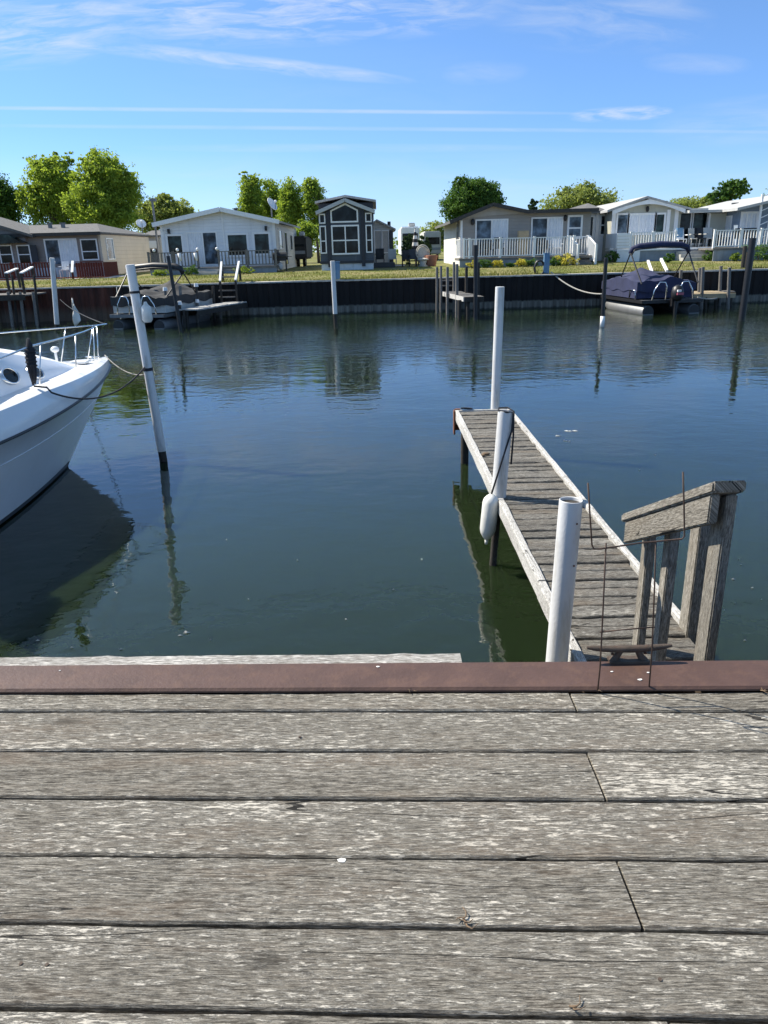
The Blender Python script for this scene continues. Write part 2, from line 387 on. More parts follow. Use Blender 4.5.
# ------------------------------------------------------------------ sky and sun
SUN_EL, SUN_X, SUN_Y = R(47), -.906, .42
w = bpy.data.worlds.new('World'); sc.world = w; w.use_nodes = True; nt = w.node_tree
bg = nt.nodes['Background']; sky = N(nt, 'ShaderNodeTexSky'); sky.sky_type = 'NISHITA'; sky.sun_disc = False
sky.sun_elevation = SUN_EL; sky.sun_rotation = math.atan2(SUN_X, SUN_Y)
sky.altitude = 100; sky.air_density = 1.; sky.dust_density = .15; sky.ozone_density = 3.5
tc = N(nt, 'ShaderNodeTexCoord'); sp = N(nt, 'ShaderNodeSeparateXYZ'); L(nt, tc.outputs['Generated'], sp.inputs[0])
el = math_(nt, 'ARCSINE', sp.outputs['Z'])
ya = math_(nt, 'MAXIMUM', math_(nt, 'ABSOLUTE', sp.outputs['Y']), .12)
az = math_(nt, 'DIVIDE', sp.outputs['X'], ya); eg = math_(nt, 'DIVIDE', sp.outputs['Z'], ya)   # streaks run straight across the sky over the canal
def dirang(px, py):
    d = ray(px, py); return d.x/d.y, d.z/d.y
total = None
def wisp(x0, y0, x1, y1, width, dens, seed, fx=16, fy=110, thr=.42):
    """one cirrus streak between two directions of the sky"""
    global total
    a0, e0 = dirang(x0, y0); a1, e1 = dirang(x1, y1); ln = math.hypot(a1-a0, e1-e0); ang = math.atan2(e1-e0, a1-a0)
    ca, sa = math.cos(ang), math.sin(ang); ma, me_ = (a0+a1)/2, (e0+e1)/2
    da = math_(nt, 'SUBTRACT', az, ma); de = math_(nt, 'SUBTRACT', eg, me_)
    u = math_(nt, 'ADD', math_(nt, 'MULTIPLY', da, ca), math_(nt, 'MULTIPLY', de, sa))
    v = math_(nt, 'SUBTRACT', math_(nt, 'MULTIPLY', de, ca), math_(nt, 'MULTIPLY', da, sa))
    wd = width/740
    g = math_(nt, 'ADD', math_(nt, 'POWER', math_(nt, 'ABSOLUTE', math_(nt, 'DIVIDE', u, ln*.5)), 3), math_(nt, 'POWER', math_(nt, 'DIVIDE', math_(nt, 'ABSOLUTE', v), wd), 2))
    f = math_(nt, 'SUBTRACT', 1, g, clamp=True)
    cv = N(nt, 'ShaderNodeCombineXYZ'); L(nt, math_(nt, 'MULTIPLY', u, fx), cv.inputs[0]); L(nt, math_(nt, 'MULTIPLY', v, fy), cv.inputs[1]); cv.inputs[2].default_value = seed*3.7
    n = noise(nt, cv.outputs[0], 1, 6, .62, .5)
    n = N(nt, 'ShaderNodeMapRange')
    nn = noise(nt, cv.outputs[0], 1, 6, .62, .5)
    n.inputs['From Min'].default_value = thr; n.inputs['From Max'].default_value = .78; L(nt, nn, n.inputs['Value'])
    o = math_(nt, 'MULTIPLY', math_(nt, 'MULTIPLY', f, n.outputs[0]), dens)
    total = o if total is None else math_(nt, 'ADD', total, o)
wisp(60, 16, 520, 0, 30, .85, 1, 15, 95, .41)
wisp(-60, 40, 130, 20, 30, .85, 2, 13, 90, .41)
wisp(60, 42, 420, 82, 7, .8, 3, 13, 80, .36)
wisp(480, 10, 720, 20, 30, .35, 4, 12, 50, .4)
wisp(-200, 106, 640, 114, 2.0, .52, 5, 8, 60, .2)
wisp(-200, 124, 900, 133, 2.0, .32, 6, 8, 60, .2)
wisp(566, 117, 676, 111, 6.5, .95, 7, 26, 130, .38)
wisp(640, 62, 755, 66, 9, .26, 8, 12, 60, .3)
wisp(650, 128, 900, 110, 22, .3, 9, 10, 60, .32)
wisp(120, 148, 560, 148, 4, .28, 10, 8, 60, .25)
wisp(440, 75, 530, 70, 10, .25, 11, 12, 60, .3)
wisp(120, 95, 560, 90, 40, .07, 12, 6, 30, .3)
wisp(-300, 190, 1100, 175, 30, .22, 13, 5, 30, .3)
# the spring air of the photograph is bluer near the horizon than the sky model's
tint = ramp(nt, math_(nt, 'MULTIPLY', math_(nt, 'ABSOLUTE', el), 1.6), [(0, (.56,.70,1.14)), (.08, (.53,.69,1.04)), (.22, (.50,.67,.95)), (.42, (.58,.73,.93)), (.62, (.94,1.02,.99)), (.9, (1.15,1.10,.96))])
hs = N(nt, 'ShaderNodeMix', data_type='RGBA', blend_type='MULTIPLY'); hs.inputs[0].default_value = 1; L(nt, sky.outputs[0], hs.inputs[6]); L(nt, tint, hs.inputs[7])
cl = math_(nt, 'MINIMUM', total, .85)
lum = N(nt, 'ShaderNodeRGBToBW'); 
skyc = mixc(nt, cl, hs.outputs[2], (4.4, 4.7, 5.2))
L(nt, skyc, bg.inputs['Color']); bg.inputs['Strength'].default_value = .11
sl = bpy.data.lights.new('sun', 'SUN'); sl.energy = 5.0; sl.angle = R(.5); sl.color = (1, .93, .81)
so = bpy.data.objects.new('sun', sl); COL.objects.link(so)
sdir = Vector((SUN_X*math.cos(SUN_EL), SUN_Y*math.cos(SUN_EL), math.sin(SUN_EL)))
so.rotation_euler = sdir.to_track_quat('Z', 'Y').to_euler(); so.location = (0, 0, 30)
sc.view_settings.view_transform = 'Standard'; sc.view_settings.look = 'None'; sc.view_settings.gamma = 1; sc.view_settings.exposure = .76
# ================================================================== SETTING
b = B(); b.add([(-420,2.28,WATER),(420,2.28,WATER),(420,WALLY+.3,WATER),(-420,WALLY+.3,WATER)], [(0,1,2,3)])
struct(b.build('water', M['water'], recalc=False))
rows = [[(x, y, z) for x in (-900,-60,-30,-15,0,15,30,60,900)] for y, z in ((WALLY+.12,-.012),(WALLY+2,.05),(WALLY+5,.15),(WALLY+10,.29),(WALLY+30,.3),(1500,.3))]
struct(B().grid(rows).build('ground', M['lawn'], smooth=True))
b = B(); b.add([(-420,-900,-.32),(420,-900,-.32),(420,2.2,-.32),(-420,2.2,-.32)], [(0,1,2,3)])
struct(b.build('near_bank_ground', M['lawn'], recalc=False))

# ================================================================== DECK
lines = [(692.0,689.5),(711,711),(750,751.3),(797,800.5),(854.5,860),(922.5,931.5),(1007.5,1020)]
edges = []
for yl, yr in lines:
    A, C = G(0, yl, 0), G(768, yr, 0); d = (C-A)/(C.x-A.x)
    edges.append((A+d*(-6.0-A.x), A+d*(6.0-A.x)))
a, c = edges[-1]
for i in range(1, 16): edges.append((a-Vector((0,.196*i,0)), c-Vector((0,.198*i,0))))
joints = {0: [(568,690)], 2: [(592,765)], 4: [(628,890)], 6: [(668,1021)]}
edges[0] = tuple(p-Vector((0, .010, 0)) for p in edges[0])
b = B(); gap = .0050
for i in range(len(edges)-1):
    (f0, f1), (n0, n1) = edges[i], edges[i+1]
    cuts = [0.]
    for j in joints.get(i, []): cuts.append((G(j[0], j[1], 0).x+6)/12)
    if i % 2 == 1: cuts += [.22, .86]
    elif i in joints: cuts += [.16, .93]
    elif i > 6: cuts.append(random.uniform(.3, .7))
    cuts = sorted(cuts+[1.])
    for t0, t1 in zip(cuts[:-1], cuts[1:]):
        g0 = .004/12 if t0 > 0 else 0; g1 = .004/12 if t1 < 1 else 0
        up = Vector((0, gap, 0)); lo = Vector((0, -gap, 0))
        N0, N1 = n0.lerp(n1, t0+g0)+up, n0.lerp(n1, t1-g1)+up
        F0, F1 = f0.lerp(f1, t0+g0)+lo, f0.lerp(f1, t1-g1)+lo
        b.plank(N0, N1, F0, F1, random.uniform(-.002, .002), .038, seg=.12, jit=.0016, ch=.004, k=i*3.71+t0*11)
deck = thing('wooden_deck', 'weathered grey plank deck with flaking pale finish filling the bottom', 'deck', (0, .5, 0))
b.build('plank_floor', M['deck'], deck, smooth=35)
j = B()
for x in (-5.2,-4,-2.8,-1.6,-.4,.8,2.,3.2,4.4,5.6): j.box(x-.02, x+.02, -1.8, 2.05, -.2, -.045)
j.build('joist', M['darkwood'], deck)
# debris on the deck
def twig(name, px, py, z, size, n, label, cat, mat='bark'):
    p = G(px, py, z)
    m = B()
    for k in range(n):
        a = random.uniform(0, math.pi*2); l = size*random.uniform(.5, 1); s = p+Vector((random.uniform(-.2,.2)*size, random.uniform(-.2,.2)*size, .003))
        pts = [s+Vector((math.cos(a+.5*i)*l*i/3, math.sin(a+.5*i)*l*i/3, .004*i*random.random())) for i in range(4)]
        m.tube(pts, [.0022,.0018,.0014,.0008], 5)
    return tag(m.build(name, M[mat], loc=p, smooth=True), label, cat)
M['twig'] = paint('dry twig', (.17,.115,.07), .9, .3, 40)
twig('twig', 466, 923, 0, .035, 5, 'tangle of dry brown twig lying over the gap left of the lowest plank joint', 'twig', 'twig')
twig('twig', 571, 1009, 0, .03, 3, 'short curled dry twig near the bottom edge of the deck', 'twig', 'twig')
twig('leaf_litter', 413, 690, .005, .03, 6, 'dry brown stems caught along the foot of the steel cap below the dock', 'leaf litter', 'twig')
twig('leaf_litter', 597, 690, .005, .03, 7, 'dry brown stems gathered at the left leg of the wire stake', 'leaf litter', 'twig')
twig('leaf_litter', 762, 690, .005, .035, 7, 'dry brown stems at the foot of the steel cap by the frame edge', 'leaf litter', 'twig')
def flake(px, py, z, s, label):
    p = G(px, py, z); m = B(); n = 7
    pts = [p+Vector((math.cos(i*2*math.pi/n)*s*random.uniform(.6,1.2), math.sin(i*2*math.pi/n)*s*.6*random.uniform(.6,1.2), 0)) for i in range(n)]
    m.add([v+Vector((0,0,.001)) for v in pts]+[v+Vector((0,0,.0025)) for v in pts]+[p+Vector((0,0,.004))], [(i,(i+1)%n,n+(i+1)%n,n+i) for i in range(n)]+[(n+i,n+(i+1)%n,2*n) for i in range(n)]+[tuple(range(n))[::-1]])
    return tag(m.build('shell_chip', M['cloth'], loc=p, smooth=40), label, 'shell chip', 'white chips on the deck')
flake(342, 861, 0, .013, 'white chip lying on a plank seam in the middle of the deck')
flake(640, 680, .02, .009, 'larger white chip on the steel cap below the cleat')
flake(648, 673, .02, .006, 'small white chip on the steel cap beside the right leg of the stake')
flake(612, 672, .02, .005, 'small white chip on the steel cap left of the cleat base')
for px_, py_, s_, l_ in ((60,671,.004,'tiny pale chip on the steel cap near its left end'), (378,667,.007,'white dropping on the outer edge of the steel cap before the open water')): flake(px_, py_, .02, s_, l_)

# ================================================================== NEAR SEAWALL WITH CAP
A, C = G(0, 664, .02), G(768, 658.5, .02); A2, C2 = G(0, 690, .02), G(768, 687, .02)
def ext(P, Q, x): d = (Q-P)/(Q.x-P.x); return P+d*(x-P.x)
seawall = thing('steel_seawall', 'brown painted steel seawall cap running along the front of the plank deck', 'seawall', (0, 2.2, 0))
b = B()
yb0, yb1 = ext(A, C, -12).y, ext(A, C, 12).y; yf0, yf1 = ext(A2, C2, -12).y, ext(A2, C2, 12).y
top = [(-12, yf0, .012), (-12, yf0+.008, .02), (-12, yb0-.012, .02), (-12, yb0, .012), (-12, yb0, -.09), (-12, yb0-.008, -.09), (-12, yb0-.008, .008), (-12, yf0+.008, .008), (-12, yf0+.008, .006), (-12, yf0, .006)]
end = [(12, y-yf0+yf1 if k in (0,1,7,8,9) else y-yb0+yb1, z) for k, (x, y, z) in enumerate(top)]
n = len(top); b.add(top+end, [(i, (i+1)%n, n+(i+1)%n, n+i) for i in range(n)]+[tuple(range(n)), tuple(range(2*n-1, n-1, -1))])
b.build('cap_channel', M['steel'], seawall)
b = B(); rws = []
prof = []
x = -12.; k = 0
while x < 12:
    y0 = 2.22; prof += [(x, y0), (x+.10, y0), (x+.17, y0+.09), (x+.27, y0+.09), (x+.34, y0)]; x += .40
b.grid([[(px, py, -.03) for px, py in prof], [(px, py, -3.2) for px, py in prof]]); b.build('sheet_piling', M['rustsheet'], seawall)
# sun-bleached timber along the outside of the cap
A3, C3 = G(-40, 656.5, -.035), G(460, 652.5, -.035); A4, C4 = G(-40, 672, -.035), G(460, 668, -.035)
b = B(); e0, e1 = ext(A3, C3, -6), C3; f0, f1 = ext(A, C, -6)+Vector((0,.006,0)), ext(A, C, C3.x)+Vector((0,.006,0))
b.plank(f0, f1, e0, e1, -.035, .14, seg=.07, jit=.003, ch=.008, k=3.3)
tag(b.build('fender_timber', M['bleached'], loc=(-2, 2.4, -.04), smooth=35), 'sun bleached white timber along the water side of the brown steel cap', 'timber')

# cleat
t = thing('mooring_cleat', 'weathered iron mooring cleat bolted to the brown steel cap', 'cleat', G(628, 661, .02))
c0 = G(628, 661, .02); b = B()
sx = .148
pts = [c0+Vector((x*sx, 0, .052+.010*abs(x)**2.2-.004)) for x in (-1,-.85,-.6,-.3,0,.3,.6,.85,1)]
b.tube(pts, [.005,.009,.0115,.013,.0135,.013,.0115,.009,.005], 10); b.build('horn_bar', M['iron'], t, smooth=50)
b = B()
for s in (-1, 1):
    b.tube([c0+Vector((s*.052, 0, .0)), c0+Vector((s*.045, 0, .014)), c0+Vector((s*.034, 0, .034)), c0+Vector((s*.030, 0, .052))], [.019,.013,.011,.013], 10)
b.box(c0.x-.068, c0.x+.068, c0.y-.022, c0.y+.022, .0205, .029); b.build('base', M['iron'], t, smooth=50)
for s in (-1, 1): b = B(); b.ball(c0+Vector((s*.057, -.002, .031)), (.007,.007,.004), 8, 5); b.build('bolt', M['rust'], t, smooth=True)

# wire sign stake
yS = G(624, 692, 0).y
t = thing('wire_sign_stake', 'thin rusty wire sign stake pushed in beside the steel cap', 'sign stake', (q(624,692,yS).x, yS, 0))
def wq(x, y): return q(x, y, yS)
b = B(); r = .0026
b.tube([wq(597,694)-Vector((0,0,.06)), wq(600,668), wq(603,610), wq(606,543)], r, 7); b.build('leg', M['wire'], t, smooth=True)
b = B(); b.tube([wq(649,694)-Vector((0,0,.06)), wq(652,650), wq(654,600), wq(656,541)], r, 7); b.build('leg', M['wire'], t, smooth=True)
b = B(); b.tube([wq(588,483), wq(590,515), wq(592,545), wq(594,549), wq(600,549), wq(640,543), wq(682,539), wq(684.5,536), wq(684,505), wq(683,472)], r, 7); b.build('upper_frame', M['wire'], t, smooth=True)
b = B(); b.tube([wq(600,632), wq(626,629.5), wq(655,627)], r*.9, 7); b.build('cross_wire', M['wire'], t, smooth=True)

# ================================================================== DOCK
XL, XR, Y0, Y1 = 1.19, 1.92, 3.15, 11.2
dock = thing('narrow_dock', 'narrow weathered plank dock with white edge boards reaching into the canal', 'dock', (1.55, 3.2, DOCK))
b = B(); y = Y0; i = 0
while y < Y1-.05:
    wd = random.choice((.135,.15,.165,.145)); g = random.choice((.016,.022,.030,.014,.020)); sk = random.uniform(-.012,.012)
    x0, x1 = XL+.004+random.uniform(-.006,.006), XR+random.uniform(-.01,.01); y2 = min(y+wd, Y1)
    b.plank((x0, y), (x1, y+sk), (x0, y2-g), (x1, y2+sk-g), DOCK+random.uniform(-.010,.010), .04, seg=.08, jit=.005, ch=.006, k=i*2.93); y = y2; i += 1
b.build('plank_walkway', M['dockwood'], dock, smooth=35)
yp = q(498, 497, 7).y
ymid = G(498, 497, DOCK).y
def edgeboard(x0, x1, ya, yb, top, th):
    m = B(); m.plank((x1, ya), (x1, yb), (x0, ya), (x0, yb), top, th, seg=.25, jit=.0035, ch=.006); return m
edgeboard(XL-.06, XL, Y0, 5.0, DOCK+.024, .135).build('edge_board', M['whitewood'], dock, smooth=35)
edgeboard(XL-.06, XL, 5.006, ymid-.12, DOCK+.027, .135).build('edge_board', M['whitewood'], dock, smooth=35)
edgeboard(XL-.06, XL, ymid+.12, Y1, DOCK+.022, .135).build('edge_board', M['whitewood'], dock, smooth=35)
edgeboard(XR+.012, XR+.062, 4.32, 7.6, DOCK+.03, .11).build('edge_board', M['whitewood'], dock, smooth=35)
edgeboard(XR+.012, XR+.062, 7.606, Y1, DOCK+.034, .11).build('edge_board', M['whitewood'], dock, smooth=35)
b = B(); b.box(XL-.06, XR+.06, Y1+.004, Y1+.05, DOCK-.2, DOCK+.02); b.build('end_board', M['whitewood'], dock, bevel=.006)
for k_, (xa_, xb_) in enumerate(((XL+.16, XL+.20), (XR-.14, XR-.10))):
    b = B(); b.box(xa_, xb_, Y0, Y1, DOCK-.30, DOCK-.195); b.build('side_stringer', M['darkwood'], dock)
for yy in (3.3, 4.6, 6.1, 7.6, 9.1, 10.6): b = B(); b.box(XL+.02, XR-.01, yy, yy+.05, DOCK-.19, DOCK-.045); b.build('cross_joist', M['darkwood'], dock)
for x, yy in ((XL+.30, 5.2), (XR-.12, 4.4), (XR-.12, 7.3), (XL+.06, 10.9), (XR-.12, 10.9)):
    b = B(); b.tube([(x, yy, -3.0), (x, yy, DOCK-.05)], .06, 12); b.build('pile', M['darkwood'], dock, smooth=50)
b = B(); p = q(463, 424, Y1-.02)
b.box(XL-.085, XL-.061, Y1-.09, Y1+.06, DOCK-.34, DOCK+.03); b.box(XL-.062, XL+.03, Y1+.052, Y1+.1, DOCK-.3, DOCK+.035); b.build('corner_bracket', M['rust'], dock, bevel=.008)
b = B()
for dx, dz in ((-.03, .05), (.02, .045), (.06, .04)): b.box(p.x+dx, p.x+dx+.09, Y1+.01, Y1+.06, DOCK+dz-.01, DOCK+dz+.012)
b.build('bracket_strap', M['trimdark'], dock, bevel=.004)
tag_ = G(486, 455, DOCK); b = B(); b.ball((tag_.x, tag_.y, DOCK+.015), (.05,.03,.018), 9, 6); b.ball((tag_.x-.05, tag_.y-.06, DOCK+.012), (.035,.025,.014), 9, 6)
tag(b.build('dry_debris', M['twig'], loc=tag_, smooth=True), 'small dry brown clump lying on the dock near its left edge', 'debris')

def post(name, foot, head, r, label, cat, group, core=True, foot_z=-3.0, mat='pvc', dark=None, n=24, r2=None, foot_r=.9):
    foot, head = Vector(foot), Vector(head); d = (head-foot).normalized()
    t = thing(name, label, cat, foot, group); r2 = r2 or r
    bot = foot-d*((foot.z-foot_z)/max(d.z, .2)); m = B()
    if dark: start = foot+d*dark
    else: start = bot
    k = 9; pts = [start.lerp(head, i/k) for i in range(k+1)]
    rr = [r+(r2-r)*i/k for i in range(k+1)]
    if core:
        # open sleeve with a lip, the timber core a little down inside
        sd_ = d.cross(Vector((0,1,0))).normalized(); u_ = d.cross(sd_)
        ring = lambda c_, k_: [c_+(sd_*math.cos(2*math.pi*j_/n)+u_*math.sin(2*math.pi*j_/n))*k_ for j_ in range(n)]
        m = B(); m.grid([ring(p_, k_) for p_, k_ in zip(pts, rr)]+[ring(head+d*.002, r2*.96), ring(head-d*.001, r2*.90), ring(head-d*.10, r2*.89)], True); m.build('sleeve', M[mat], t, smooth=45)
        c = B(); c.tube([head-d*.10, head-d*.018], [r2*.885, r2*.885], n); c.build('timber_core', M['darkwood'], t, smooth=60)
    else:
        m.tube(pts+[head+d*.006], rr+[r2*.8], n); m.build('sleeve', M[mat], t, smooth=60)
    if dark:
        c = B(); c.tube([bot, start+d*.02], [r*foot_r, r*foot_r], n); c.build('timber_foot', M['darkwood'], t, smooth=60)
    return t
G_ = 'white sleeved piles of the narrow dock'
p_front = post('dock_pile', q(557,657,3.97), q(571,500,3.99), .066, 'stout white pile sleeve at the near end of the dock, beside the steel cap', 'pile', G_)
for x, y in ((574,566), (573,640), (571,650), (577,524)): b = B(); b.ball(q(x, y, 3.92), .006, 6, 4); b.build('nail_head', M['rust'], p_front)
p_mid = post('dock_pile', q(498.5,497,ymid), q(505.6,411,ymid+.03), .074, 'white pile sleeve halfway along the dock with a dark rope looped over it', 'pile', G_, dark=-.10, foot_r=.5)
p_end = post('dock_pile', q(495,410,11.36), q(500,287,11.42), .068, 'tall bare white pile standing at the far end of the dock', 'pile', G_, core=False, dark=-.25, foot_r=.6)
# rope over the mid pile, with the fender
H = q(505.6, 411, ymid+.03); F0 = q(491.5, 494, ymid-.14); F1 = q(486.5, 540, ymid-.16)
fd = thing('boat_fender', 'white cylindrical boat fender hanging on a rope beside the dock', 'fender', F0)
ax = (F1-F0).normalized(); ln = (F1-F0).length; b = B()
b.tube([F0, F0+ax*.02, F0+ax*.05, F0+ax*.09, F0+ax*(ln-.12), F0+ax*(ln-.07), F0+ax*(ln-.03), F1], [.018,.045,.070,.080,.080,.068,.042,.016], 20); b.build('fender_body', M['vinyl'], fd, smooth=True)
b = B(); b.tube([F1-ax*.005, F1+ax*.045], [.02,.014], 10); b.build('end_eye', M['vinyl'], fd, smooth=True)
b = B(); b.tube([F0, H+Vector((-.02,-.085,-.42)), H+Vector((.05,-.085,-.18)), H+Vector((.07,-.05,.005)), H+Vector((.03,.06,.02)), H+Vector((-.06,.05,.02)), H+Vector((-.075,-.02,.012)), H+Vector((0,-.08,.004)), H+Vector((.075,-.03,-.01)), H+Vector((.075,-.045,-.25)), H+Vector((.06,-.06,-.52))], .009, 8); b.build('rope', M['rope'], fd, smooth=True)

# steps from the deck down to the dock (hidden behind the cap) and the handrail
st = thing('dock_steps', 'short grey plank steps leading down from the steel cap to the dock', 'steps', (1.78, 2.6, DOCK))
for k, (yy, zz) in enumerate(((2.46, -.32), (2.76, -.60), (3.0, -.82))):
    b = B(); b.plank((1.62, yy), (1.93, yy), (1.62, yy+.24), (1.93, yy+.24), zz, .04, k=20+k); b.build('tread', M['dockwood'], st, smooth=35)
for x in (1.59, 1.96):
    b = B(); b.beam((x, 2.42, -.30), (x, 3.2, DOCK-.02), .04, .2); b.build('stringer', M['railwood'], st)
hr = thing('wooden_handrail', 'weathered grey timber handrail sloping down from the deck to the dock', 'handrail', (1.55, 3.6, DOCK))
cA, cB = q(636, 516.5, 4.06), q(729, 485.5, 2.98)
def plumb(x0, x1, ya, za, yb, zb_, th, name, bev):
    """sloping board whose ends are cut upright; z is its top, th its upright thickness"""
    m = B(); vs = [(x, y, z-t_) for x in (x0, x1) for y, z, t_ in ((ya, za, th), (yb, zb_, th), (yb, zb_, 0), (ya, za, 0))]
    wc = [(p[1], p[2]+sl_*p[1]+p[0], 5.1 if th < .08 else 9.7) for p in vs]
    m.add(vs, [(0,1,2,3),(7,6,5,4),(0,4,5,1),(1,5,6,2),(2,6,7,3),(3,7,4,0)], wc); m.build(name, M['railwood'], hr, bevel=bev)
mx = (cA.x+cB.x)/2; sl_ = (cB.z-cA.z)/(cA.y-cB.y)
plumb(mx-.072, mx+.072, cA.y+.03, cA.z+.022-sl_*.03, cB.y, cB.z+.022, .052, 'cap_board', .008)
plumb(mx-.060, mx-.016, cA.y-.01, cA.z-.032+sl_*.01, cB.y+.035, cB.z-.032-sl_*.035, .135, 'side_board', .006)
def upright(px, Y, wdt, dep, ztop, zb=DOCK, zpy=579):
    x = q(px, zpy, Y).x; m = B(); m.box(x-wdt/2, x+wdt/2, Y, Y+dep, zb, ztop); m.v = [(a_, b_, (capz(b_)-.034 if c_ > zb+.01 else c_)) for a_, b_, c_ in m.v]; m.build('upright', M['railwood'], hr, bevel=.006)
def capz(Y): t = (Y-cB.y)/(cA.y-cB.y); return cB.z+(cA.z-cB.z)*t
upright(725.0, 3.02, .048, .12, capz(3.17)-.045, -1.15, 553)
upright(670.5, 3.70, .055, .085, capz(3.8)-.045)
upright(648, 3.98, .050, .09, capz(4.08)-.045)
x = q(699, 579, 4.17).x; b = B(); b.box(x-.035, x+.035, 4.17, 4.30, DOCK-.25, -.16)
tag(b.build('timber_post', M['railwood'], loc=(x, 4.2, DOCK), bevel=.006), 'short grey timber post at the right edge of the dock behind the handrail', 'post')

# ================================================================== CRUISER
S = G(65, 468, WATER); ANG = R(15); ax = Vector((math.sin(ANG), math.cos(ANG), 0)); nx = Vector((math.cos(ANG), -math.sin(ANG), 0))
OV = 1.5; LB = 8.9
def bp(t, wv, z): return S+ax*(OV-t)+nx*wv+Vector((0, 0, z))         # t metres aft of the bow tip, w to starboard, z above the water
NQ = 44
def tq(t0, k): return t0+(LB-t0)*(k/NQ)**1.35
def sat(x): return max(0., min(1., x))
def full(t, t0, l, p): return 1-(1-sat((t-t0)/l))**p
def rub(t): return (.03+1.52*full(t, 0, 4.7, 1.85)**.97, 1.37-.045*t)
def gun(t): w_, z_ = rub(t); return (max(w_*.975-.012-.03*sat(t/3), .01), z_+.12+.20*sat(t/3.2))
def toe(t): w_, z_ = gun(t); return (max(w_-.09, .01), z_+.035)
def knk(t): return (1.40*full(t, .34, 4.8, 1.75), .98-.028*t)
def chn(t): return (1.34*full(t, 1.40, 5.0, 1.6), .03-.002*t)
def kel(t): return (0.0, -.45)
def deckedge(t): w_, z_ = toe(t); return (max(w_-.035, 0), z_-.03)
def hgt(t): return .64*sat((t-1.15)/2.9)**.85*(1-.0*t)
def trb(t): w_, z_ = deckedge(t); return (max(w_-.26*sat(t/1.2), 0), z_+.01)
def trt(t): w_, z_ = trb(t); return (max(w_-.34*sat((t-.8)/1.8), 0), z_+hgt(t))
def trc(t): w_, z_ = trt(t); return (0., z_+.10*sat(t/2))
cruiser = thing('motor_cruiser', 'large white motor cruiser with its bow and steel bow rail showing', 'boat', S)
def loft(fs, mat, name, t0s, smooth=38, mids=0, curve=0.):
    m = B()
    for s in (1, -1):
        rows = []
        for k in range(NQ+1):
            pts = []
            for f, t0 in zip(fs, t0s):
                t = tq(t0, k); w_, z_ = f(t); pts.append(Vector((t, w_, z_)))
            out = [pts[0]]
            for p0, p1 in zip(pts[:-1], pts[1:]):
                for j in range(1, mids+1):
                    u = j/(mids+1); p = p0.lerp(p1, u); p.y += curve*math.sin(math.pi*u)*min(1, p.y*1.5); out.append(p)
                out.append(p1)
            rows.append([bp(p.x, s*p.y, p.z) for p in out])
        m.grid(rows)
    o = m.build(name, M[mat], cruiser, smooth=smooth)
    md = o.modifiers.new('w', 'WELD'); md.merge_threshold = .004
    return o
loft((chn, kel), 'bottom', 'bottom', (1.42, 1.55))
loft((knk, lambda t: (lambda a: (a[0]+.004, a[1]+.05))(chn(t))), 'gel', 'hull_side', (.36, 1.36), mids=3, curve=-.03)
loft((lambda t: (lambda a: (a[0]+.004, a[1]+.05))(chn(t)), chn), 'trimdark', 'boot_stripe', (1.36, 1.42))
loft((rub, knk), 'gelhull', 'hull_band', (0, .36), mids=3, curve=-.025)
loft((gun, lambda t: (rub(t)[0]+.004, rub(t)[1]+.03)), 'gel', 'gunwale', (0, 0), mids=2, curve=.02)
m = B()
for s in (1, -1): m.tube([bp(tq(0, k), s*(rub(tq(0, k))[0]+.012), rub(tq(0, k))[1]+.012) for k in range(NQ+1)], .017, 8)
m.build('rub_rail', M['trimdark'], cruiser, smooth=True)
m = B()
for s in (1, -1): m.tube([bp(tq(.36, k), s*(knk(tq(.36, k))[0]+.004), knk(tq(.36, k))[1]) for k in range(NQ+1)], .007, 6)
m.build('knuckle_line', M['gelhull'], cruiser, smooth=True)
loft((toe, gun), 'geldeck', 'toe_rail', (.0, 0)); loft((deckedge, toe), 'geldeck', 'toe_inside', (.0, .0))
loft((trb, deckedge), 'geldeck', 'side_deck', (0, 0)); loft((trt, trb), 'gel', 'cabin_side', (0, 0), mids=2, curve=.04)
loft((trc, trt), 'geldeck', 'foredeck', (0, 0), mids=3)
# transom, windshield
m = B(); prof = [gun(LB), rub(LB), knk(LB), chn(LB), (0, -.45)]; ring = [bp(LB, w_, z_) for w_, z_ in prof]+[bp(LB, -w_, z_) for w_, z_ in prof[::-1]]
m.add(ring, [tuple(range(len(ring)))]); m.build('transom', M['gel'], cruiser)
m = B(); zc = trt(5.2)[1]
m.grid([[bp(5.0+.25*abs(u)**2, u*1.05, zc+.05) for u in (-1,-.6,-.2,.2,.6,1)], [bp(5.9+.2*abs(u)**2, u*.95, zc+.62) for u in (-1,-.6,-.2,.2,.6,1)]]); m.build('windshield', M['glass'], cruiser, smooth=True)
# portholes on the starboard cabin side
def cabside(t, u): a, c = trb(t), trt(t); return bp(t, a[0]+(c[0]-a[0])*u+.04*math.sin(math.pi*u)+.006, a[1]+(c[1]-a[1])*u)
def porthole(t, rx, rz, u=.5):
    c = cabside(t, u); e = .02; dt = (cabside(t-e, u)-cabside(t+e, u)).normalized(); du = (cabside(t, u+e)-cabside(t, u-e)).normalized(); nn = dt.cross(du).normalized()
    if nn.dot(nx) < 0: nn = -nn
    c = c+nn*.012; ring = lambda k, d: [c+dt*rx*k*math.cos(a*math.pi/12)+du*rz*k*math.sin(a*math.pi/12)+nn*d for a in range(24)]
    f = B(); f.grid([ring(1.18, -.02), ring(1.14, .012), ring(1.0, .014), ring(.97, -.004)], True); fo = f.build('porthole', M['chrome'], cruiser, smooth=True)
    g = B(); g.add(ring(.99, .002), [tuple(range(24))]); g.build('pane', M['glass'], fo)
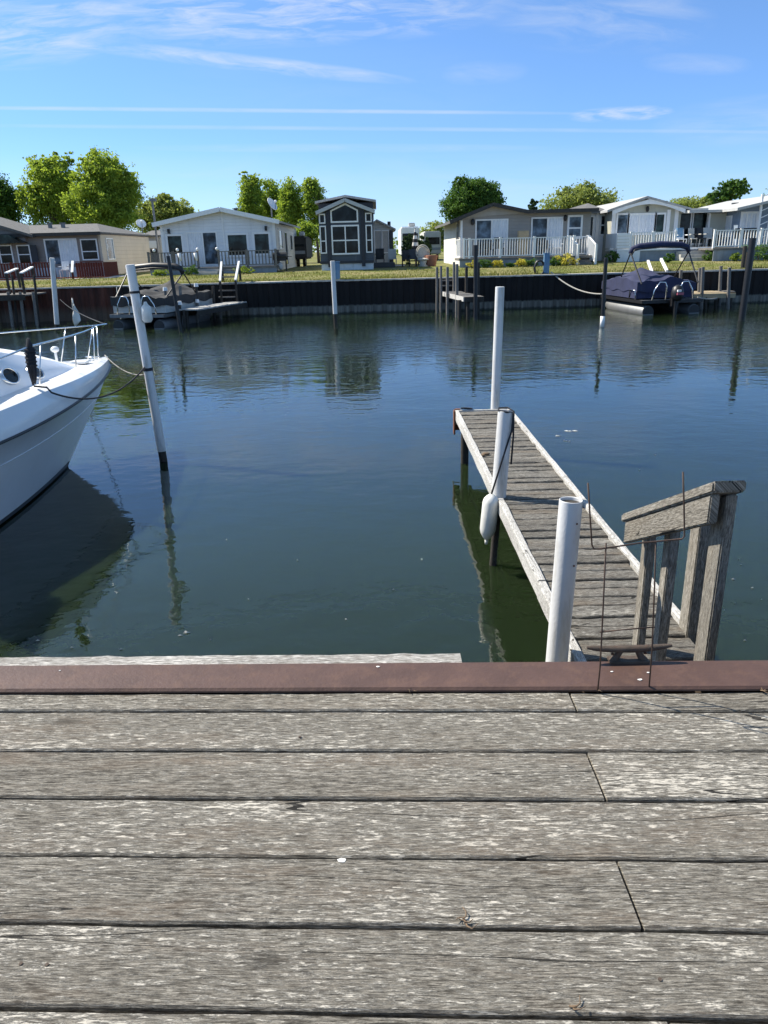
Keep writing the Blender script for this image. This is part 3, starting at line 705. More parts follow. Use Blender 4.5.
for (px, py) in ((35, 371), (10, 383)):
    best = min(((abs(ry[0]-px)+abs(ry[1]-py), t, u) for t in [1.2+.05*i for i in range(80)] for u in (.35,.45,.55,.65) for ry in [(lambda v: ((384+FPX*v.x/-v.z), 512-FPX*v.y/-v.z))(CM.transposed() @ (cabside(t, u)-Vector((0,0,EYE))))]))
    porthole(best[1], .155, .10, best[2])
# bow rail
def railpt(t, s, h): w_, z_ = toe(max(t, 0)); return bp(t-.03*h, s*(w_-.05+.05*h), z_+h)
RH = .52
m = B()
near = [railpt(t, 1, RH-.10*sat((t-3)/3)) for t in (5.6,5,4.4,3.8,3.2,2.6,2.0,1.4,.9,.5,.25,.08)]
far = [railpt(t, -1, RH-.10*sat((t-3)/3)) for t in (.08,.25,.5,.9,1.4,2.0,2.6,3.2,3.8,4.4,5,5.6)]
tip = [railpt(-.06, 1, RH), railpt(-.10, .4, RH), railpt(-.10, -.4, RH), railpt(-.06, -1, RH)]
m.tube(near+tip+far, .0115, 8); m.build('bow_rail', M['chrome'], cruiser, smooth=True)
for s in (1, -1):
    for t in (.22, .62, 1.75, 2.95, 4.2):
        m = B(); m.tube([railpt(t+.16, s, 0), railpt(t, s, RH-.10*sat((t-3)/3))], .009, 7); m.build('stanchion', M['chrome'], cruiser, smooth=True)
# anchor light, bow cleat
c = bp(.95, -.25, trc(.95)[1]); m = B(); m.tube([c, c+Vector((0,0,.10)), c+Vector((0,0,.15))], [.02,.02,.02], 10); m.ball(c+Vector((0,0,.19)), (.065,.065,.05), 12, 8); m.build('bow_light', M['gel'], cruiser, smooth=True)
c = bp(.55, .12, trc(.5)[1]+.01); m = B(); m.tube([c+Vector((-.12,0,.05)), c+Vector((0,0,.04)), c+Vector((.12,0,.05))], [.008,.014,.008], 8); m.tube([c-Vector((0,0,.02)), c+Vector((0,0,.04))], .018, 8); m.build('bow_cleat', M['chrome'], cruiser, smooth=True)
m = B(); m.box(c.x-.25, c.x+.02, c.y-.4, c.y-.1, c.z-.01, c.z+.02); m.build('anchor_hatch', M['geldeck'], cruiser, bevel=.01)
# black bundle hung on the near rail with its line to the leaning pole
def pix(v): w_ = CM.transposed() @ (v-Vector((0,0,EYE))); return 384+FPX*w_.x/-w_.z, 512-FPX*w_.y/-w_.z
def near_rail_at(px, h): return min((abs(pix(railpt(t, 1, h))[0]-px), t) for t in [.1+.02*i for i in range(250)])[1]
tb = near_rail_at(29, .55)
cruiser['tb'] = tb
P0 = railpt(tb, 1, .56)
m = B(); dn_ = (railpt(tb, 1, 0)-P0).normalized()
for k in range(10):
    a_ = k*.63; o = Vector((math.cos(a_)*.034, math.sin(a_)*.034, 0)); l = (.50,.42,.47,.38,.52,.44,.40,.49,.36,.46)[k]
    m.tube([P0+o*.2+Vector((0,0,.05)), P0+o*.9+dn_*l*.18, P0+o*1.15+dn_*l*.5, P0+o*.95+dn_*l*.8, P0+o*.45+dn_*l], [.012,.020,.021,.019,.012], 7)
for k in range(5): m.tube([P0+dn_*(.09+.045*k)+Vector((math.cos(a_)*.058, math.sin(a_)*.058, .012*math.sin(a_*2+k))) for a_ in [i*math.pi/6 for i in range(13)]], .011, 6)
tag(m.build('rope_bundle', M['rope'], loc=P0, smooth=True), 'black bundle of line hanging from the bow rail of the white cruiser', 'rope bundle')

# nails in the deck
nl = [(660, 980), (21, 964), (47, 965), (300, 737), (120, 760), (388, 748)]
for px, py in nl[:4]:
    p = G(px, py, .001); m = B(); m.tube([p, p+Vector((0,0,.0025))], .0042, 9); m.build('nail_head', M['iron'], deck)
# poles in the slip
def mpole(name, foot, head, r, label, dark=None, n=20, mat='pvc', core=False, r2=None): return post(name, foot, head, r, label, 'mooring pole', 'mooring poles in the canal', core=core, dark=dark, mat=mat, n=n, r2=r2)
f = G(163.5, 461, WATER); hd = q(130, 265, f.y+.15)
lp = mpole('mooring_pole', f, hd, .068, 'thick white mooring pole leaning left beside the cruiser bow, ropes tied round it', dark=.16, core=False)
dl = (hd-f).normalized()
def on(t, a=0, r=.072): return f+(hd-f)*t+Vector((math.cos(a)*r, math.sin(a)*r, 0))
for tt, nm in ((.48, 3), (.865, 2)):
    m = B(); m.tube([on(tt+.004*i/8, i*math.pi/4) for i in range(8*nm+1)], .012, 7); m.build('rope_wrap', M['rope'], lp, smooth=True)
wf = on(.79, R(-20), .155); m = B(); m.tube([wf+Vector((0,0,.10)), wf+Vector((0,0,.06)), wf+Vector((0,0,.02)), wf-Vector((0,0,.16)), wf-Vector((0,0,.20))], [.02,.035,.075,.08,.05], 12); tag(m.build('white_jug', M['vinyl'], loc=wf, smooth=50), 'white plastic jug tied to the leaning pole beside the cruiser bow', 'jug')
pc = on(.50, R(250))
w_, z_ = gun(tb); c0 = railpt(tb, 1, .03)
m = B(); m.tube([c0, bp(tb-.03, w_+.02, z_+.05)]+arc(bp(tb-.06, w_+.05, z_-.02), pc, .24, 22), .0115, 8)
tag(m.build('mooring_line', M['rope'], loc=pc, smooth=True), 'dark line sagging from the black bundle on the cruiser to the leaning pole', 'mooring line', 'mooring lines')
m = B(); m.tube(arc(railpt(.0, 1, .02), on(.46, R(200)), .10, 16), .008, 7)
tag(m.build('mooring_line', M['palerope'], loc=pc, smooth=True), 'thin line from the tip of the cruiser bow to the leaning pole', 'mooring line', 'mooring lines')
f2 = G(57.5, 331, WATER); h2 = q(52, 258, f2.y)
mpole('mooring_pole', f2, h2, .105, 'white mooring pole standing off the red deck across the canal', dark=.30)
tp = railpt(-.08, 1, RH)
A0, A1 = h2+Vector((.1,-.1,-1.75)), tp
m = B(); m.tube(arc(A0, A1, .10, 16), .011, 6); tag(m.build('mooring_line', M['rope'], loc=A1, smooth=True), 'long dark line running from the far white pole to the cruiser bow rail', 'mooring line', 'mooring lines')
# pennant hanging from that line
pn = min(arc(A0, A1, .10, 200), key=lambda v: abs(pix(v)[0]-72.5))
def nd(dx, dy): return q(72+dx, 299+dy, pn.y)
m = B(); rows = []
for i in range(11):
    u = i/10; l = nd(-.6+3.4*u+.5*math.sin(6*u), 28*u); r_ = nd(.6+8.5*u, 21.5*u); w0 = .06*math.sin(u*7)
    rows.append([l+Vector((0, w0, 0)), l.lerp(r_, .35)+Vector((0, .07*math.cos(u*6), 0)), l.lerp(r_, .7)+Vector((0, -.05*math.cos(u*5), 0)), r_+Vector((0, -w0, 0))])
m.grid(rows); m.tube([pn-Vector((0,0,.02)), nd(0, -1)], .012, 6); o = m.build('pennant', M['cloth'], loc=pn, smooth=True); sd = o.modifiers.new('s', 'SOLIDIFY'); sd.thickness = .006
tag(o, 'small limp white pennant hanging from the long line above the cruiser bow', 'pennant')
f3 = G(336, 329, WATER); h3 = q(332.5, 261, f3.y); mpole('mooring_pole', f3, h3, .095, 'white mooring pole with dark wet foot in front of the slate blue cabin', dark=.62)
f4 = G(602, 327, WATER); h4 = q(606, 258, f4.y)
t4 = mpole('mooring_pole', f4, h4, .075, 'thin black pole with a pale foot at the left side of the navy covered boat', mat='black')
m = B(); m.tube([f4-Vector((0,0,.05)), f4+Vector((0,0,.42))], .088, 14); m.build('pale_foot', M['white'], t4, smooth=True)
f5 = G(741.5, 321, WATER); h5 = q(753, 238, f5.y); mpole('mooring_pole', f5, h5, .13, 'tall black pole on the water right of the navy covered boat', mat='black')
f6 = G(181, 332, WATER); h6 = q(168, 256, f6.y); mpole('mooring_pole', f6, h6, .075, 'thin black pole leaning left beside the boat under the charcoal cover', mat='black')
# specks floating on the water
m = B()
for px, py, s in [(572,432,.10),(560,436,.06),(567,441,.05),(186,633,.05),(728,552,.03),(740,565,.025),(733,580,.03),(752,588,.025),(716,628,.02),(735,603,.02),(745,640,.02),(700,575,.02),(725,610,.018),(120,650,.03),(70,648,.03),(212,640,.02),(300,560,.03),(250,600,.02),(742,560,.03),(640,470,.03),(420,560,.02),(655,455,.03),(760,600,.02),(228,540,.02),(345,620,.02),(395,590,.02),(40,640,.03)]:
    p = G(px, py, WATER+.004)
    for k in range(3 if s > .04 else 1):
        a = random.uniform(-.6,.6); l = .6*s*random.uniform(.6,1.2); pp = p+Vector((random.uniform(-s,s), random.uniform(-s,s), 0)); d = Vector((math.cos(a), math.sin(a), 0))*l; e = Vector((-d.y, d.x, 0))*.22
        m.add([pp-d, pp+e, pp+d, pp-e, pp+Vector((0,0,.012))], [(0,1,4),(1,2,4),(2,3,4),(3,0,4)])
o = m.build('floating_fluff', M['cloth'], loc=(0, 5, WATER)); o['kind'] = 'stuff'; tag(o, 'scattered white specks of fluff floating on the canal water', 'floating fluff')
# ================================================================== FAR SEAWALL
def sheetwall(name, x0, x1, mat, label):
    t = thing(name, label, 'seawall', ((x0+x1)/2, WALLY, WATER)); prof = []; x = x0
    while x < x1-.01:
        e = min(x+.56, x1); w_ = e-x
        prof += [(x, WALLY), (x+.36*w_, WALLY), (x+.5*w_, WALLY+.07), (x+.86*w_, WALLY+.07), (e, WALLY)]; x = e
    m = B(); m.grid([[(a, c, z) for a, c in prof] for z in (-.07, -.6, -1.2, -2.6)]); m.build('sheet_piling', mat, t)
    m = B(); xs = [x0+i*(x1-x0)/max(1, int((x1-x0)/2.5)) for i in range(int((x1-x0)/2.5)+1)]
    m.grid([[(a, y, z+random.uniform(-.012,.012)) for y, z in ((WALLY-.05,-.07),(WALLY-.05,.0),(WALLY+.2,.008),(WALLY+.2,-.07))] for a in xs], True)
    m.build('cap', M['concrete'], t)
    return t
xs = q(118, 300, WALLY).x
sheetwall('canal_seawall', -90, xs, M['rustsheet'], 'rusty red brown steel seawall below the red deck across the canal')
sheetwall('canal_seawall', xs+.02, 110, M['sheet'], 'long black sheet pile seawall with a pale stained foot across the canal')

# ================================================================== BUILDING HELPERS
def win(house, x0, x1, z0, z1, Y, pane='glass', fr=.07, mull=(), trans=(), framemat='white', name='window', poly=None, out=.05):
    """window in a wall that faces the canal; one frame mesh, one pane mesh"""
    m = B()
    m.box(x0-fr, x0, Y-out, Y+.03, z0-fr, z1+fr); m.box(x1, x1+fr, Y-out, Y+.03, z0-fr, z1+fr)
    m.box(x0, x1, Y-out, Y+.03, z1, z1+fr); m.box(x0, x1, Y-out-.02, Y+.03, z0-fr, z0)
    for u in mull: x = x0+(x1-x0)*u; m.box(x-fr*.4, x+fr*.4, Y-out+.006, Y+.02, z0, z1)
    for u in trans: z = z0+(z1-z0)*u; m.box(x0, x1, Y-out+.009, Y+.02, z-fr*.4, z+fr*.4)
    f = m.build(name, M[framemat], house)
    p = B()
    cuts = [0]+[] + [1]
    p.box(x0, x1, Y-.018, Y+.012, z0, z1); p.build('pane', M[pane], f)
    return f
def wpx(house, x0, x1, y0, y1, Y, **k):
    xm, ym = (x0+x1)/2, (y0+y1)/2
    return win(house, q(x0,ym,Y).x, q(x1,ym,Y).x, q(xm,y1,Y).z, q(xm,y0,Y).z, Y, **k)
def slider(house, x0, x1, y0, y1, Y, left='glassblue', right='curtain', split=.5):
    xm, ym = (x0+x1)/2, (y0+y1)/2
    a, c, z0, z1 = q(x0,ym,Y).x, q(x1,ym,Y).x, q(xm,y1,Y).z, q(xm,y0,Y).z; s = a+(c-a)*split
    m = B(); fr = .09
    m.box(a-fr, a, Y-.05, Y+.03, z0, z1+fr); m.box(c, c+fr, Y-.05, Y+.03, z0, z1+fr); m.box(a, c, Y-.05, Y+.03, z1, z1+fr); m.box(s-.05, s+.05, Y-.044, Y+.03, z0, z1)
    f = m.build('sliding_door', M['white'], house)
    m = B(); m.box(a, s-.05, Y-.02, Y+.012, z0, z1); m.build('door_pane', M[left], f)
    m = B(); m.box(s+.05, c, Y-.026, Y+.012, z0, z1); m.build('door_pane', M[right], f)
    return f
def sidewin(house, X, y0, y1, z0, z1, face, pane='glass', fr=.07, name='window'):
    """window in a wall at X whose outside is on the face side (+1 or -1)"""
    m = B(); o0, o1 = sorted((X-face*.02, X+face*.05))
    m.box(o0, o1, y0-fr, y0, z0-fr, z1+fr); m.box(o0, o1, y1, y1+fr, z0-fr, z1+fr); m.box(o0, o1, y0, y1, z1, z1+fr); m.box(o0, o1, y0, y1, z0-fr, z0)
    f = m.build(name, M['white'], house); p = B(); a, c = sorted((X-face*.012, X+face*.018)); p.box(a, c, y0, y1, z0, z1); p.build('pane', M[pane], f); return f
def slab(a, b_, c, d, th):
    """roof slab from four corners (eave-front, ridge-front, ridge-back, eave-back), th thick downwards"""
    m = B(); v = [Vector(p) for p in (a, b_, c, d)]; dn_ = Vector((0,0,-th))
    return m.add(v+[p+dn_ for p in v], [(0,1,2,3),(7,6,5,4),(0,4,5,1),(1,5,6,2),(2,6,7,3),(3,7,4,0)])
def railing(par, p0, p1, h, mat='white', n=None, gap=.13, posts=(0,1), bal=.035, name='railing', capw=.09):
    """posts are parts, balusters sub-parts of the railing"""
    p0, p1 = Vector(p0), Vector(p1); U = Vector((0,0,1)); d = p1-p0; ln = Vector((d.x, d.y, 0)).length
    m = B(); m.beam(p0+U*h, p1+U*h, capw, .05); m.beam(p0+U*.10, p1+U*.10, .05, .06)
    ro = m.build(name, M[mat], par)
    n = n or int(ln/gap)
    first = None
    for i in range(1, n):
        p = p0+d*(i/n); m = B(); m.box(p.x-bal/2, p.x+bal/2, p.y-bal/2, p.y+bal/2, p.z+.13, p.z+h-.025); m.build('baluster', M[mat], ro)
    for u in posts:
        p = p0+d*u; m = B(); m.box(p.x-.06, p.x+.06, p.y-.06, p.y+.06, p.z-.02, p.z+h+.05)
        m.box(p.x-.075, p.x+.075, p.y-.075, p.y+.075, p.z+h+.052, p.z+h+.08); m.build('post', M[mat], par)
    return ro

# ================================================================== HOUSE WITH RED DECK (far left)
Y = 50.; zb = lawn(Y)
XR_ = q(101, 250, Y).x; XL_ = XR_-16; ze = q(70, 233.5, Y).z; zr = q(60, 224.5, Y+4.5).z
hA = thing('mobile_home', 'brown mobile home with a grey roof and red deck at the far left', 'house', (XR_-8, Y, zb))
m = B(); m.box(XL_, XR_-.13, Y, Y+10.5, zb, ze+.02); m.build('front_wall', M['brown'], hA)
# beige end wall with its low gable (faces right), set just outside the brown body
m = B(); v = [(XR_+.04, Y+.05, zb), (XR_+.04, Y+10.6, zb), (XR_+.04, Y+10.6, ze-.1), (XR_+.04, Y+4.5, ze-.09), (XR_+.04, Y+.05, ze-.1)]
v2 = [(x-.16, y, z) for x, y, z in v]; m.add(v+v2, [(0,1,2,3,4),(9,8,7,6,5)]+[(i, 5+i, 5+(i+1)%5, (i+1)%5) for i in range(5)]); m.build('end_wall', M['beige'], hA)
slab((XL_, Y-.4, ze+.04), (XR_+.25, Y-.4, ze+.04), (XR_-1.6, Y+4.5, zr), (XL_, Y+4.5, zr), .10).build('roof', M['shingle'], hA)
slab((XL_, Y+4.5, zr), (XR_-1.6, Y+4.5, zr), (XR_+.25, Y+11, ze+.04), (XL_, Y+11, ze+.04), .10).build('roof', M['shingle'], hA)
m = B(); m.add([(XR_+.25, Y-.4, ze+.04), (XR_+.25, Y+11, ze+.04), (XR_-1.6, Y+4.5, zr), (XR_+.25, Y-.4, ze-.06), (XR_+.25, Y+9.4, ze-.06)], [(0,1,2),(0,3,4,1),(3,2,4)]); m.build('hip_roof', M['shingle'], hA)
m = B(); m.box(XL_, XR_+.25, Y-.5, Y-.41, ze-.14, ze+.06); m.build('gutter', M['roofdark'], hA)
# cross gable to the left
gx = q(-28, 240, Y).x; ghw = q(36, 233, Y).x-gx; zp = q(-28, 214, Y).z
m = B(); m.prism([(gx-ghw+.5, zb), (gx+ghw-.6, zb), (gx+ghw-.6, ze), (gx, zp-.25), (gx-ghw+.5, ze)], Y-.3, Y+4); m.build('gable_wall', M['brown'], hA)
slab((gx+ghw, Y-.7, ze-.02), (gx, Y-.7, zp), (gx, Y+4.4, zp), (gx+ghw, Y+4.4, ze-.02), .16).build('gable_roof', M['shingle'], hA)
slab((gx, Y-.7, zp), (gx-ghw, Y-.7, ze-.02), (gx-ghw, Y+4.4, ze-.02), (gx, Y+4.4, zp), .16).build('gable_roof', M['shingle'], hA)
Yf = Y-.3
m = B(); a, c = q(-30, 240, Yf-.05), q(28, 243, Yf-.05); m.prism([(a.x, a.z-.3), (c.x, q(28,243,Yf).z), (q(12,236,Yf).x, q(12,235,Yf).z), (a.x, q(-30,234,Yf).z)], Yf-.75, Yf); m.build('awning', M['glassgreen'], hA)
wpx(hA, -20, -4, 246, 263, Yf, trans=(.5,)); wpx(hA, 1, 12, 246, 263, Yf, trans=(.5,)); wpx(hA, 19, 30, 246, 263, Yf, trans=(.5,))
m = B(); a, c = q(32, 262, Yf), q(36, 245, Yf); m.box(a.x, c.x, Yf-.04, Yf+.02, a.z, c.z); m.build('shutter', M['slatedark'], hA)
slider(hA, 47, 77, 240, 264, Y, 'glassblue', 'curtain', .45); wpx(hA, 82.5, 97, 240, 259, Y, trans=(.4,))
sidewin(hA, XR_+.04, Y+1.0, Y+2.2, zb+1.0, zb+2.2, 1, 'glassblue')
for px in (50, 63): 
    p = q(px, 226, Y+2.5); m = B(); m.tube([p-Vector((0,0,.3)), p+Vector((0,0,.16))], .14, 10); m.tube([p+Vector((0,0,.16)), p+Vector((0,0,.2))], .2, 10); m.build('roof_vent', M['alu'], hA, smooth=50)
m = B(); m.box(XL_, XR_+.06, Y-.03, Y+.02, zb-.03, zb+.55); m.build('skirting', M['skirt'], hA)
dY = 47.3; zd = q(50, 279, dY).z
dA = thing('red_deck', 'red stained timber deck with slatted railing in front of the brown mobile home', 'deck', (q(60,270,dY).x, dY, lawn(dY)))
xa, xb = q(-30,270,dY).x, q(104,270,dY).x; sa, sb = q(54,270,dY).x, q(76,270,dY).x
m = B(); m.box(xa, xb, dY, Y-.05, zd-.05, zd+.05)
m.build('platform', M['redwood'], dA)
m = B(); m.box(xb-.04, xb, dY, Y-.05, lawn(dY)-.1, zd-.06); m.box(sb, xb-.05, dY+.02, dY+.05, lawn(dY)-.1, zd-.06); m.box(xa, sa, dY+.02, dY+.05, lawn(dY)-.1, zd-.06); m.build('skirt_boards', M['redwood'], dA)
hh = q(30, 264, dY).z-zd
railing(dA, (xa, dY+.05, zd+.05), (sa, dY+.05, zd+.05), hh, 'redwood', posts=(0,.5,1), gap=.17, bal=.07)
m = B(); 
x = sb
while x < xb-.05: m.box(x, x+.13, dY+.03, dY+.06, zd+.06, zd+hh+random.uniform(-.02,.02)); x += .15
m.box(sb, xb, dY-.02, dY+.1, zd+hh+.022, zd+hh+.07); m.build('board_railing', M['redwood'], dA)
m = B(); y = dY+.05
while y < Y-.2: m.box(xb-.03, xb, y, y+.13, zd+.06, zd+hh); y += .15
m.build('board_railing', M['redwood'], dA)
for k in range(3): m = B(); m.box(sa+.05, sb-.05, dY-.3*(k+1), dY-.3*k-.004, zd-.2*(k+1)-.04, zd-.2*(k+1)); m.build('step', M['redwood'], dA)
for x in (sa, sb-.2): m = B(); m.beam((x, dY+.2, zd+hh+.1), (x+.25, dY-.8, zd+.35), .14, .06); m.build('stair_rail', M['white'], dA); m = B(); m.box(x+.2, x+.3, dY-.8, dY-.7, lawn(dY)-.05, zd+.4); m.build('post', M['redwood'], dA)
c = q(63, 262, dY+1); m = B(); ch = thing('garden_chair', 'white folding chair standing on the red deck by its steps', 'chair', (c.x, dY+1, zd+.05))
def lawnchair(par, x, y, z, mat, s=1., face=-1):
    m = B(); m.box(x-.24*s, x+.24*s, y-.22*s, y+.22*s, z+.40*s, z+.45*s); m.build('seat', M[mat], par)
    m = B(); m.beam((x, y+.22*s*-face, z+.45*s), (x, y+.36*s*-face, z+.95*s), .46*s, .04); m.build('backrest', M[mat], par)
    for sx in (-1, 1):
        for sy in (-1, 1): m = B(); m.beam((x+sx*.2*s, y+sy*.18*s, z), (x+sx*.22*s, y+sy*.2*s, z+.4*s), .04, .04); m.build('leg', M[mat], par)
        m = B(); m.box(x+sx*.26*s-.03, x+sx*.26*s+.03, y-.22*s, y+.24*s, z+.62*s, z+.66*s); m.build('armrest', M[mat], par)
lawnchair(ch, c.x, dY+1, zd+.05, 'white')
m = B(); a = q(-30,286,46.3); m.add([(q(-60,285,46.6).x,46.7,lawn(46.7)+.015),(q(112,283,46.6).x,46.7,lawn(46.7)+.015),(q(135,277,49).x,49.6,lawn(49.6)+.015),(q(-60,277,49).x,49.6,lawn(49.6)+.015)], [(0,1,2,3)])
struct(m.build('concrete_path', M['concrete'], recalc=False))

# ================================================================== SMALL SHED BETWEEN THE TWO HOUSES
Y = 63.; a, c = q(145, 248, Y).x, q(161, 248, Y).x; z1 = q(152, 236, Y).z
sh = thing('garden_shed', 'small grey shed with a white shutter between the beige wall and the white cottage', 'shed', ((a+c)/2, Y, .3))
m = B(); m.box(a, c, Y, Y+3, .3, z1); m.build('wall', M['taupepale'], sh); slab((a-.2, Y-.3, z1+.05), (a-.2, Y+3.2, z1+.5), (c+.2, Y+3.2, z1+.5), (c+.2, Y-.3, z1+.05), .12).build('roof', M['shingle'], sh)
m = B(); m.box(a+.25, c-.25, Y-.05, Y-.003, z1-.9, z1-.35); m.build('shutter', M['white'], sh); m = B(); m.box(a+.25, a+1.0, Y-.04, Y-.003, .3, z1-1.0); m.build('door', M['slatedark'], sh)
# ================================================================== WHITE HOUSE
Y = 51.; zb = lawn(Y); a, c = q(162, 240, Y).x, q(275.5, 240, Y).x; ze = (q(162,225.5,Y).z+q(275,222,Y).z)/2; pk = q(221.5, 211, Y); xm = pk.x; zr = pk.z
hB = thing('cottage', 'white gabled cottage with a grey railed deck and four dark openings', 'house', ((a+c)/2, Y, zb))
dep = 13.
m = B(); m.prism([(a, zb), (c, zb), (c, ze), (xm, zr), (a, ze)], Y, Y+dep); m.build('wall', M['white2'], hB)
m = B(); m.box(c+.004, c+.05, Y+.1, Y+dep-.05, zb, ze-.05); m.build('side_wall', M['cream'], hB)
ov = .38; sl_l = (zr-ze)/(xm-a); sl_r = (zr-ze)/(c-xm)
slab((a-ov, Y-.5, ze-ov*sl_l+.16), (xm, Y-.5, zr+.16), (xm, Y+dep+.3, zr+.16), (a-ov, Y+dep+.3, ze-ov*sl_l+.16), .13).build('roof', M['shinglelight'], hB)
slab((xm, Y-.5, zr+.16), (c+ov, Y-.5, ze-ov*sl_r+.16), (c+ov, Y+dep+.3, ze-ov*sl_r+.16), (xm, Y+dep+.3, zr+.16), .13).build('roof', M['shinglelight'], hB)
for p0, p1 in (((a-ov, ze-ov*sl_l), (xm, zr)), ((xm, zr), (c+ov, ze-ov*sl_r))):
    m = B(); m.beam((p0[0], Y-.53, p0[1]+.08), (p1[0], Y-.53, p1[1]+.08), .05, .26, (0,0,1)); m.build('bargeboard', M['white'], hB)
m = B(); m.box(xm-.05, xm+.05, Y-.04, Y+.01, zb+.3, zr-.05); m.build('seam_batten', M['white'], hB)
for x in (a+.06, c-.06): m = B(); m.box(x-.09, x+.09, Y-.06, Y+.01, zb, ze); m.build('corner_board', M['white'], hB)
wpx(hB, 168.5, 182, 236, 254, Y, pane='glassgreen', fr=.12); slider(hB, 189, 217, 233, 264, Y, 'curtain', 'glassblue', .52)
wpx(hB, 228.5, 247, 235, 255, Y, pane='glassgreen', fr=.14); wpx(hB, 255, 269, 234, 253.5, Y, pane='glassgreen', fr=.14)
sidewin(hB, c+.05, Y+1.5, Y+3.0, zb+1.35, zb+2.5, 1); sidewin(hB, c+.05, Y+4.6, Y+5.8, zb+.3, zb+2.4, 1, name='side_door'); sidewin(hB, c+.05, Y+8, Y+9.3, zb+1.3, zb+2.3, 1)
for px, py in ((169,231), (266,228)): p = q(px, py, Y); m = B(); m.box(p.x-.07, p.x+.07, Y-.16, Y+.01, p.z-.16, p.z+.12); m.build('wall_lamp', M['black'], hB)
p = q(236, 212, Y+4); m = B(); m.tube([(p.x, Y+4, zr-.3), (p.x, Y+4, p.z+.15)], .11, 10); m.tube([(p.x, Y+4, p.z+.15), (p.x, Y+4, p.z+.25)], .16, 10); m.build('flue', M['trimdark'], hB, smooth=50)
def dish(px, py, Y, zfoot, r, yaw, label, tall=True):
    p = q(px, py, Y); t = thing('satellite_dish', label, 'satellite dish', (p.x, Y, zfoot)); nv = Vector((math.sin(yaw), -math.cos(yaw)*.8, .55)).normalized(); sd = nv.cross(Vector((0,0,1))).normalized(); u = sd.cross(nv)
    rings = [[p+(sd*math.cos(a_)+u*math.sin(a_))*r*k+nv*(r*.28*k*k) for a_ in [j*math.pi/10 for j in range(20)]] for k in (.02,.3,.6,.85,1.)]
    m = B(); m.grid(rings, True); o = m.build('reflector', M['white'], t, smooth=True); o.modifiers.new('s', 'SOLIDIFY').thickness = .03
    m = B(); m.tube([(p.x, Y+.1, zfoot), (p.x, Y+.1, p.z)], .05, 8); m.build('mast', M['alu'], t); m = B(); m.tube([p-u*r+nv*.1, p+nv*r*.9], .025, 6); m.build('feed_arm', M['alu'], t); m = B(); m.ball(p+nv*r*.95, .09, 8, 6); m.build('receiver', M['white'], t)
dish(141, 224, 60.5, .3, .36, R(25), 'white satellite dish above the beige end wall of the mobile home')
dish(271, 205, 55., ze+.5, .46, R(60), 'white satellite dish standing on the roof of the white gabled cottage')
p = q(163, 240, 52.5); t = thing('utility_mast', 'thin grey mast rising at the left corner of the white gabled cottage', 'mast', (p.x-.4, 52.5, zb)); zt = q(163,199,52.5).z
m = B(); m.tube([(p.x-.4, 52.5, zb), (p.x-.4, 52.5, zt)], .07, 8); m.build('pole', M['alu'], t); m = B(); m.box(p.x-.55, p.x-.15, 52.4, 52.6, zt-.12, zt+.05); m.build('head', M['alu'], t)
dY = 48.6; zd = q(220, 267, dY).z
dB = thing('grey_deck', 'grey timber deck with railings and centre steps in front of the white cottage', 'deck', (xm, dY, lawn(dY)))
xa, xb, sa, sb = q(149,262,dY).x, q(276,262,dY).x, q(198,262,dY).x, q(219,262,dY).x
m = B(); m.box(xa, xb, dY, Y-.06, zd-.12, zd); m.build('platform', M['greywood'], dB)
m = B(); m.box(xa, sa, dY+.05, dY+.1, lawn(dY)-.05, zd-.125); m.box(sb, xb, dY+.05, dY+.1, lawn(dY)-.05, zd-.125); m.build('skirt_panel', M['skirtblue'], dB)
hh = q(220, 251.5, dY).z-zd
railing(dB, (xa, dY+.06, zd), (sa, dY+.06, zd), hh, 'greywood', posts=(0,.5,1), gap=.2, bal=.06); railing(dB, (sb, dY+.06, zd), (xb, dY+.06, zd), hh, 'greywood', posts=(0,.5,1), gap=.2, bal=.06)
for x in (xa+.05, xb-.05): railing(dB, (x, dY+.2, zd), (x, Y-.2, zd), hh, 'greywood', posts=(), gap=.2, bal=.06)
for k in range(3): m = B(); m.box(sa, sb, dY-.32*(k+1), dY-.32*k-.004, lawn(dY)-.1, zd-.02-(k+1)*(zd-lawn(dY))/4); m.build('step', M['concrete'], dB)
for x, yy in ((sa+.05, dY), (sb-.05, dY), (xa+.4, dY), (q(178,255,dY).x, dY), ): m = B(); m.ball((x, yy-.02, zd+hh+.16), .1, 8, 6); m.build('white_cap', M['white'], dB, smooth=True)
for px in (180, 196):
    p = q(px, 256, dY); m = B(); m.tube([(p.x, dY-.12, zd+hh*.95), (p.x+.05, dY-.14, zd+hh*.45)], [.12,.06], 8); tag(m.build('lantern', M['white'], loc=(p.x,dY,zd), smooth=True), 'white lantern hung on the %s of the white cottage deck' % ('left railing' if px == 180 else 'post left of the steps'), 'lantern', 'white lanterns on the deck rail')
# barbecue at its right
p = q(281, 272, 49.5); gr = thing('barbecue', 'black kettle barbecue on the lawn at the right corner of the white cottage', 'barbecue', (p.x, 49.5, lawn(49.5))); z0 = lawn(49.5)
m = B(); m.box(p.x-.42, p.x+.42, 49.3, 49.75, z0+.62, z0+.85); m.build('firebox', M['black'], gr, bevel=.04)
m = B(); m.tube([(p.x-.42, 49.52, z0+.9), (p.x+.42, 49.52, z0+.9)], .24, 14); m.build('lid', M['black'], gr, smooth=50)
for sx in (-1, 1): m = B(); m.box(p.x+sx*.42-.15+sx*.15, p.x+sx*.42+.15+sx*.15, 49.33, 49.72, z0+.84, z0+.88); m.build('side_shelf', M['charcoal'], gr)
for sx in (-1, 1):
    for yy in (49.35, 49.7): m = B(); m.beam((p.x+sx*.36, yy, z0), (p.x+sx*.36, yy, z0+.62), .05, .05); m.build('leg', M['black'], gr)
